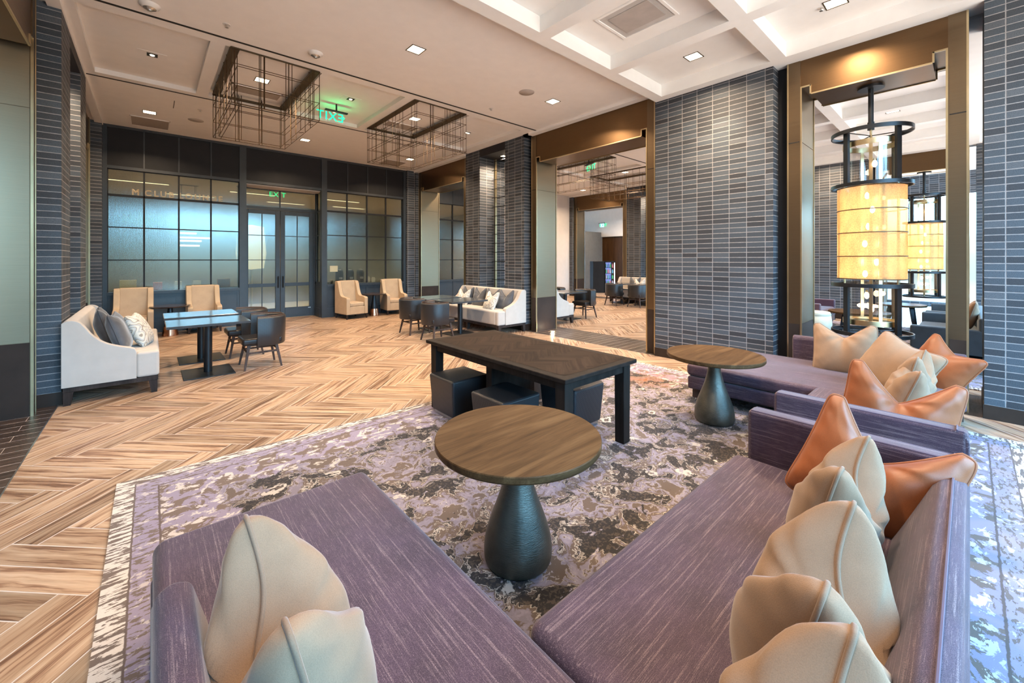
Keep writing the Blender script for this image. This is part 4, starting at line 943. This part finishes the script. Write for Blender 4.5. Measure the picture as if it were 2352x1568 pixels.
# ---- wire cages
def cage(label, x0, x1, group, y0=6.15, y1=8.14, z0=3.50, z1=4.26):
    r = thing('wire_cage_chandelier', label, 'chandelier', ((x0+x1)/2, (y0+y1)/2, z1), 0, group); cx, cy, cz = (x0+x1)/2, (y0+y1)/2, z1
    rr = .0048; n = 0
    def put(lines, nm):
        m = MB()
        for a, b in lines: m.rod((a[0]-cx, a[1]-cy, a[2]-cz), (b[0]-cx, b[1]-cy, b[2]-cz), rr, 4)
        m.build(nm, WIREM, r)
    rnd = random.Random(3); g = .07
    for nm, (xa, xb, ya, yb) in (('outer_wires', (x0, x1, y0, y1)), ('inner_wires', (x0+g, x1-g, y0+g, y1-g))):
        L = []; zb = z0 if nm[0] == 'o' else z0+.02
        for z in (zb, z0+.25, z0+.50):
            c = [(xa, ya), (xb, ya), (xb, yb), (xa, yb)]
            for i in range(4): L.append((c[i]+(z,), c[(i+1) % 4]+(z,)))
        for fx in (0, .03, .29, .34, .62, .66, .93, 1):
            if nm[0] == 'i' and fx in (.03, .93): continue
            for y in (ya, yb): L.append(((xa+(xb-xa)*fx, y, zb), (xa+(xb-xa)*fx, y, z1)))
        for fy in (.1, .22, .34, .36, .5, .62, .66, .78, .9):
            if (nm[0] == 'i') == (fy in (.22, .36, .62, .78)): continue
            for x in (xa, xb): L.append(((x, ya+(yb-ya)*fy, zb), (x, ya+(yb-ya)*fy, z1)))
        put(L, nm)
    L = []
    for fx in (.03, .29, .62, .93):
        x = x0+(x1-x0)*fx
        for ya, yb in ((y0, y0+g), (y1-g, y1)): L.append(((x, ya, z0), (x, yb, z0+.02)))
    for fy in (.15, .4, .65, .85):
        y = y0+(y1-y0)*fy
        for xa, xb in ((x0, x0+g), (x1-g, x1)): L.append(((xa, y, z0), (xb, y, z0+.02)))
    L += [((x0+.10, y0, z0), (x0+.10, y1, z0))]; put(L, 'cross_wires')
    m = MB(); a, b = (x1-x0)/2, (y1-y0)/2
    m.box(-a-.01, -a+.09, -b, b, -.075, -.045); m.box(a-.09, a+.01, -b, b, -.075, -.045); m.box(-a, a, b-.05, b+.01, -.075, -.045); m.box(-a, a, -b-.01, -b+.012, -.075, -.045)
    m.build('top_frame', CAGEP, r)
    m = MB()
    for sx in (-1, 1):
        for sy in (-1, 1): m.rod((sx*(a-.04), sy*(b-.04), -.05), (sx*(a-.04), sy*(b-.04), .008), .012, 8)
    m.build('hanger', CAGEP, r); return r
cage('left bronze wire cage chandelier hanging from the lobby coffer', .76, 1.80, 'wire cages over the lobby'); cage('right bronze wire cage chandelier hanging from the lobby coffer', 3.30, 4.34, 'wire cages over the lobby')
cage('bronze wire cage seen left, through the tall opening', 8.06, 9.10, 'wire cages of the next room'); cage('bronze wire cage seen right, through the tall opening', 10.60, 11.64, 'wire cages of the next room')

# ---- exit signs: EXIT in green on a clear plate
def exit_sign(label, x, y, z, rz, mirror=False, s=1.0, arrow=True, hung=True):
    r = thing('exit_sign', label, 'exit sign', (x, y, z), rz, 'green exit signs'); r.scale = (s, s, s)
    m = MB(); m.box(-.19, .19, -.03, .03, -.02, .0)
    if hung: m.cyl(0, 0, 0, .12, .015, 10)
    m.build('mount', BLKMET, r)
    MB().box(-.16, .16, -.004, .004, -.215, -.02).build('clear_plate', CLEAR, r)
    q = text('EXIT', .205, (.125 if mirror else -.125, -.008, -.185), (PI/2, 0, PI) if mirror else (PI/2, 0, 0), E_GREEN, 'lettering', r, .003)
    if arrow:
        m = MB(); m.prism([(.13, -.13), (.145, -.13), (.125, -.105), (.145, -.08), (.13, -.08), (.11, -.105)] if not mirror else [(.125, -.13), (.145, -.105), (.125, -.08), (.112, -.08), (.130, -.105), (.112, -.13)], -.008, -.002); m.build('arrow', E_GREEN, r)
    return r
exit_sign('green EXIT sign seen from behind, mirrored, hanging between the wire cages', 2.46, 7.44, 4.15, 0, True)
arealight((2.46, 7.44, 3.98), .3, .04, 1.6, (0, 1, .3), rot=(PI, 0, 0), spread=3.1)
exit_sign('green EXIT sign glimpsed behind the glass above the double doors', 2.53, 12.7, 3.42, 0, False, .9, False, False)
exit_sign('green exit sign seen edge-on between the wires of the next room', 9.0, 6.95, 4.15, 1.2, True)
exit_sign('small green exit sign far away over the dark wood wall', 18.265, 13.25, 3.50, -PI/2, False, 1.0, False, False)

# ================================================================== LANTERNS IN THE PORTALS
def lantern(label, x, y, top, group='lantern pendants in the portals'):
    r = thing('lantern_pendant', label, 'pendant lamp', (x, y, top), 0, group); z = lambda v: v-top
    m = MB(); m.cyl(0, 0, z(3.555), z(3.58), .125, 32); m.cyl(0, 0, z(3.10), z(3.56), .026, 20); m.cyl(0, 0, z(3.07), z(3.16), .033, 20); m.build('stem', STEEL, r, smooth=True)
    m = MB(); m.cyl(0, 0, z(.62), z(3.1), .012, 12); m.box(-.016, .016, -.016, .016, z(.70), z(2.95)); m.build('spine', BRASS, r)
    def ring(rad, z0, z1, t=.008): return [(rad-t, z(z0)), (rad, z(z0)), (rad, z(z1)), (rad-t, z(z1)), (rad-t, z(z0))]
    R1 = .375
    def cgroup(za, zb):
        MB().lathe(ring(R1, zb-.035, zb+.01, .012), n=64).build('steel_ring', STEEL, r, smooth=True); MB().lathe(ring(R1, za-.02, za+.022, .012), n=64).build('steel_ring', STEEL, r, smooth=True)
        for k in range(4):
            a = PI/4+k*PI/2+.15; m = MB(); M = Matrix.Rotation(a, 4, 'Z'); m.box(R1-.075, R1-.045, -.028, .028, z(za), z(zb), M); m.box(R1-.07, R1-.005, -.02, .02, z(zb)-.02, z(zb), M); m.box(R1-.07, R1-.005, -.02, .02, z(za), z(za)+.02, M); m.build('strut', STEEL, r)
    cgroup(2.40, 3.04); cgroup(.66, 1.24)
    m = MB()
    for k in range(3):
        a = k*2*PI/3+.6; m.rod((0, 0, z(3.0)), ((R1-.01)*math.cos(a), (R1-.01)*math.sin(a), z(3.0)), .006, 6)
    for k in range(2): 
        a = k*PI+.9; m.rod((0, 0, z(.68)), ((R1-.01)*math.cos(a), (R1-.01)*math.sin(a), z(.68)), .006, 6); m.rod((0, 0, z(.68)), (-(R1-.01)*math.sin(a), (R1-.01)*math.cos(a), z(.68)), .006, 6)
    m.build('spokes', STEEL, r)
    MB().lathe([(.255, z(.80)), (.255, z(2.88))], n=64).build('glass_cylinder', LGLASS, r, smooth=True)
    m = MB(); m.lathe(ring(.262, 2.86, 2.92, .014), n=64); m.lathe(ring(.262, .76, .82, .014), n=64); m.lathe([(.245, z(.79)), (.20, z(.79)), (.20, z(.80)), (.245, z(.80))], n=48)
    for k in range(4):
        a = k*PI/2+.45; m.box(.248, .258, -.016, .016, z(.8), z(2.9), Matrix.Rotation(a, 4, 'Z'))
    m.build('brass_frame', BRASS, r, smooth=True)
    MB().lathe([(.315, z(1.30)), (.315, z(2.38))], n=72).build('mesh_shade', SHADE, r, smooth=True)
    m = MB()
    for zz in (1.30, 1.565, 1.84, 2.11, 2.38): m.lathe([(.312, z(zz)-.005), (.321, z(zz)-.005), (.321, z(zz)+.005), (.312, z(zz)+.005), (.312, z(zz)-.005)], n=64)
    m.build('shade_band', CAGEP, r)
    rnd = random.Random(5)
    for k, zz in enumerate((2.66, 2.30, 2.12, 1.93, 1.72, 1.50, 1.36, 1.10, .94)):
        a = rnd.random()*6.28+k*2.4; bx, by = .055*math.cos(a), .055*math.sin(a)
        m = MB(); m.lathe([(.0001, -.045), (.012, -.04), (.022, -.02), (.024, 0), (.018, .02), (.010, .035), (.0001, .04)], bx, by, 16); b = m.build('bulb', E_BULB, r, smooth=True, loc=(0, 0, z(zz)))
        m = MB(); m.rod((0, 0, 0), (bx, by, .04), .004, 5); m.cyl(bx, by, .035, .06, .012, 10); m.build('socket', BRASS, b)
        pointlight((x+bx*1.9, y+by*1.9, zz), .03, LANT*(.9 if group else 1))
LANT = 3.2
lantern('large steel, glass and gold-mesh lantern pendant hanging in the right opening', 6.42, .785, 3.58)
lantern('same style of lantern farther off, seen right behind the large one', 13.65, .72, 3.58)

# ================================================================== NEXT ROOM
settee('cream swoop-arm settee just beyond the tall opening, only its near end visible', 6.90, 6.36, 0, 2.2)
settee('distant cream settee against the far brick piers', 13.28, 8.75, PI, 2.3)
GN = 'black tub chairs of the next room'
cafe_table('dark pedestal table beyond the tall opening, nearer one', 8.05, 6.98, g='cafe tables of the next room'); cafe_table('dark pedestal table beyond the tall opening, behind the nearer one', 8.05, 7.98, g='cafe tables of the next room')
cafe_table('dark pedestal table near the distant settee, left', 12.4, 8.15, g='cafe tables of the next room'); cafe_table('dark pedestal table near the distant settee, right', 12.4, 7.2, g='cafe tables of the next room')
tub_chair('black tub chair facing left just beyond the tall opening', 8.63, 6.80, PI, GN); tub_chair('black tub chair hidden behind the pedestal tables beyond the opening', 8.62, 7.85, PI, GN)
tub_chair('black tub chair with its round back to us, left of the far pair', 11.65, 7.95, 0, GN); tub_chair('black tub chair at the right edge of the tall opening', 11.72, 7.12, 0, GN)
GF = 'pillows on the distant settee'
pillow('dark chopped pillow on the distant cream settee', (13.0, 8.0, .68), X90, -.26, .44, .17, CHAR, CHARP, .17, group=GF, seed=50)
pillow('patterned pillow on the distant cream settee', (12.8, 7.7, .66), X90, -.38, .42, .16, PAIS, None, .15, group=GF, seed=51)
# far pale walls, dark wood wall, grey column, refrigerated case
struct('wall_back', MB().box(9.6, 13.3, 11.3, 11.4, 0, CZ), WHITE)
m = MB(); m.box(6.8, 9.6, YB, YB+.1, GT, CZ); m.box(6.8, 9.6, YB, YB+.1, 0, SILL); m.box(6.8, 9.6, YB-.03, YB, SILL-.06, SILL); m.box(9.5, 9.6, YB-.02, YB+.1, 0, CZ)
for x in (7.45, 8.1, 8.75): m.box(x-.014, x+.014, YB-.012, YB, 0, SILL); m.box(x-.012, x+.012, YB-.012, YB, GT, CZ)
struct('wall_back', m, NAVYP); grid_window('window_5', 6.8, 9.5, (7.45, 8.1, 8.75))
struct('wall_far', MB().box(18.4, 18.5, 3, 17, 0, 2.75), WALLW); struct('wall_far', MB().box(18.3, 18.5, 5.5, 17, 2.75, 4.3), WHITE)
struct('wall_far', MB().box(13.9, 18.5, 16.5, 16.6, 0, 4.3), WHITE)
struct('wall_far', MB().box(16.9, 18.4, 13.3, 16.5, 0, 3.0), plain('grey_wall', (.16, .17, .18), .7))
def fridge():
    r = thing('drinks_cooler', 'tall black drinks cooler with lit glass door in the far room', 'drinks cooler', (15.9, 11.45, 0), -.72)
    MB().box(-.55, -.02, -.35, .35, .0, 1.45).build('cabinet', BLACKP, r, bevel=.01, seg=1); m = MB(); m.box(0, .5, -.35, .35, 0, .35); m.box(0, .5, .28, .35, .35, 1.45); m.box(0, .03, -.35, .28, .35, 1.45); m.box(0, .5, -.35, .28, 1.40, 1.45); m.build('case', BLACKP, r)
    MB().box(.03, .44, .26, .279, .36, 1.39).build('light_panel', emis('cooler_light', (.35, .42, 1.0), .7), r); MB().box(.44, .47, -.34, -.30, .40, 1.38).build('light_strip', emis('cooler_strip', (.6, .7, 1.0), 6.0), r)
    m = MB()
    for z in (.62, .88, 1.14): m.box(.03, .46, -.3, .26, z, z+.012)
    m.build('shelf', BLACKP, r)
    cols = ((.10, .30, .75), (.1, .55, .2), (.7, .25, .25), (.6, .6, .7), (.15, .5, .6))
    for i, z in enumerate((.37, .632, .892, 1.152)):
        for k in range(4):
            x = .09+k*.1; q = MB().lathe([(.0001, 0), (.034, 0), (.034, .13), (.014, .17), (.014, .20), (.0001, .20)], n=12).build('bottle', plain('bottle_%d' % ((i*3+k) % 5), cols[(i*3+k) % 5], .3), None, smooth=True)
            M = Matrix.Translation((15.9, 11.45, 0)) @ Matrix.Rotation(-.72, 4, 'Z'); q.location = M @ Vector((x, -.2, z)); tag(q, ('blue', 'green', 'red', 'pale grey', 'teal')[(i*3+k) % 5]+' bottle on the '+('bottom', 'second', 'third', 'top')[i]+' shelf of the far drinks cooler', 'bottle', 'bottles in the drinks cooler')
fridge()
# lounge sofas beyond the lantern
def low_sofa(label, x, y, rz, L, mat, D=.9, hb=.75, g=None):
    r = thing('lounge_sofa', label, 'sofa', (x, y, .012), rz, g)
    MB().box(-L/2, L/2, -D/2, D/2, .10, .26).build('base', mat, r, bevel=.02, seg=2)
    MB().box(-L/2+.12, L/2-.12, -D/2-.01, D/2-.2, .26, .42).build('seat', mat, r, bevel=.05, seg=4)
    MB().box(-L/2, L/2, D/2-.2, D/2, .1, hb).build('backrest', mat, r, bevel=.03, seg=3)
    for s in (-1, 1): MB().box(min(s*L/2, s*(L/2-.12)), max(s*L/2, s*(L/2-.12)), -D/2, D/2-.1, .1, .58).build('arm', mat, r, bevel=.025, seg=3)
    for sx in (-1, 1):
        for sy in (-1, 1): MB().taper(sx*(L/2-.08), sy*(D/2-.08), 0, .105, .025, .03).build('leg', LEGD, r)
    return r
low_sofa('slate blue sofa seen to the right behind the large lantern', 9.3, .15, PI, 2.3, BLUEF, .85, .74)
low_sofa('second slate blue sofa farther right, by the distant lantern', 11.6, .10, PI, 1.9, BLUEF, .9, .78)
low_sofa('dark aubergine sofa at the far left of the lantern opening', 11.3, 2.55, 0, 1.5, soft('aubergine_leather', (.07, .035, .055), .5), .9, .76)
tag(MB().lathe([(.0001, 0), (.24, 0), (.27, .03), (.275, .20), (.26, .36), (.25, .37), (.262, .39), (.24, .44), (.0001, .46)], n=48).build('round_ottoman', CREAMF, None, smooth=True, loc=(10.32, 2.13, .012)), 'round cream ottoman beyond the opening, left of the large lantern', 'ottoman')
def coffee(label, x, y, rr, h=.42):
    r = thing('coffee_table', label, 'coffee table', (x, y, .012), .4); MB().lathe([(.0001, h-.04), (rr, h-.04), (rr+.01, h-.02), (rr, h), (.0001, h)], n=48).build('table_top', TABLEW, r, smooth=True)
    for k in range(4):
        a = k*PI/2+.4; MB().taper(.6*rr*math.cos(a), .6*rr*math.sin(a), 0, h-.04, .02, .028, .08*math.cos(a), .08*math.sin(a)).build('leg', STEEL, r)
coffee('round wooden coffee table beyond the opening, behind the large lantern', 11.2, 1.55, .52); coffee('smaller round table by the distant lantern', 12.2, 1.0, .4, .55)
pillow('pale pillow on the dark aubergine sofa beyond the opening', (11.1, 2.70, .78), 0, .25, .40, .16, TAN, TANP, .12, seed=60)
pillow('rust and cream pillow on the blue sofa beyond the narrow gap', (9.0, .0, .70), PI, .25, .46, .16, TAN, TANP, .12, seed=61); pillow('cream pillow on the blue sofa by the distant lantern', (10.9, .1, .80), PI, .25, .46, .16, TAN, TANP, .12, seed=62)

# ================================================================== THINGS BEHIND THE LOUNGE GLASS
tag(MB().box(3.5, 5.95, YB+.16, YB+.62, 0, .87).build('serving_counter', BLACKP), 'dark serving counter behind the right-hand lounge glass', 'counter')
tag(MB().box(-1.2, 1.6, YB+.22, YB+.72, 0, .87).build('serving_counter', BLACKP), 'dark serving counter behind the left-hand lounge glass', 'counter')
for x_ in (4.1, 5.1, .7, -.3): arealight((x_, YB+.18, 2.3), .6, .08, 16, WARM, spread=1.8)  # fill lamps without fixtures, added to brighten the objects on the counters
lp = thing('linear_pendant', 'cluster of four short glowing bars behind the left lounge glass', 'pendant lamp', (.86, 13.1, 3.4))
for k_, (xa_, xb_, z_) in enumerate(((-.30, .02, 2.17), (-.30, .30, 2.06), (-.30, .12, 1.98), (-.30, .08, 1.86))): MB().box(xa_, xb_, -.02, .02, z_-3.4, z_-3.36).build('bar', E_LIN, lp)
m = MB(); m.rod((-.28, 0, 0), (-.28, 0, -1.54), .006, 5); m.rod((.0, 0, 0), (.0, 0, -1.54), .006, 5); m.box(-.32, .05, -.03, .03, -.01, .0); m.build('canopy', BLACKP, lp)
def urn(x):
    r = thing('coffee_urn', ('left', 'middle', 'right')[int(round((x-3.93)/.29))]+' one of the three dark coffee urns behind the lounge glass', 'coffee urn', (x, YB+.34, .872), 0, 'coffee urns behind the glass')
    MB().lathe([(.0001, 0), (.10, 0), (.105, .02), (.105, .30), (.09, .33), (.085, .36), (.04, .385), (.0001, .385)], n=32).build('body', BLACKP, r, smooth=True); MB().box(-.045, .045, -.112, -.103, .11, .17).build('label_plate', PLASTIC, r)
for x in (3.93, 4.22, 4.51): urn(x)
for x, lab in ((3.58, 'stack of white saucers behind the lounge glass'), (3.70, 'white paper cup beside the coffee urns')):
    m = MB(); m.lathe([(.0001, 0), (.035, 0), (.042, .10), (.0001, .10)] if 'cup' in lab else [(.0001, 0), (.08, 0), (.09, .05), (.0001, .05)], n=24); tag(m.build('paper_cup' if 'cup' in lab else 'saucer_stack', PLASTIC, None, smooth=True, loc=(x, YB+.26, .872)), lab, 'cup' if 'cup' in lab else 'saucers')
for x, h, lab in ((4.72, .15, 'glass jar right of the coffee urns'), (4.88, .13, 'shorter glass jar next to the tall one')):
    tag(MB().lathe([(.0001, 0), (.05, 0), (.055, h*.8), (.04, h), (.045, h+.015), (.0001, h+.02)], n=24).build('glass_jar', PLASTIC, None, smooth=True, loc=(x, YB+.30, .872)), lab, 'jar')
tag(MB().box(3.58, 3.78, YB+.03, YB+.04, 1.20, 1.36).build('room_sign', LET), 'small brass room sign on the lounge glass right of the doors', 'sign')
for x, w, h, c, lab in ((-.35, .26, .22, (.62, .52, .25), 'yellowish box on the counter behind the left lounge glass'), (.12, .16, .16, (.5, .2, .16), 'reddish canister on the counter behind the left lounge glass'), (.47, .12, .17, (.6, .56, .4), 'pale canister behind the left lounge glass'), (.8, .14, .17, (.55, .5, .35), 'pale jar in the middle right of the left lounge glass'), (1.3, .24, .2, (.3, .16, .10), 'brown basket at the right end of the left lounge glass')):
    tag(MB().box(x-w/2, x+w/2, YB+.4, YB+.55, .872, .872+h).build('canister', plain('canister_%d' % int(x*100+200), c, .5)), lab, 'canister')
wl = thing('door_glow_lamp', 'warm glow seen through the left door of the lounge, shaped as a large lampshade', 'lamp', (2.12, 13.4, 0))
MB().lathe([(.0001, 1.25), (.30, 1.28), (.36, 1.7), (.30, 2.45), (.0001, 2.5)], n=32).build('lamp_shade', emis('lamp_glow', (1.0, .74, .42), 1.15), wl, smooth=True); MB().cyl(0, 0, .0, 1.3, .02, 12).build('pole', BRASS, wl); MB().cyl(0, 0, 0, .02, .18, 24).build('base', BRASS, wl)  # shade enlarged to fill the door glass with a warm glow
# brass floor uplight in the tall opening
u = thing('floor_uplight', 'small glowing brass uplight set in the dark floor of the tall opening', 'floor light', (6.40, 5.90, .001))
MB().lathe([(.045, .006), (.065, .006), (.068, 0)], n=24).build('rim', BRASS, u); MB().lathe([(.0001, .004), (.045, .004)], n=24).build('lens', E_DOWN, u)
pointlight((6.40, 5.90, .06), .03, 3, WARM)
bpy.context.view_layer.update()
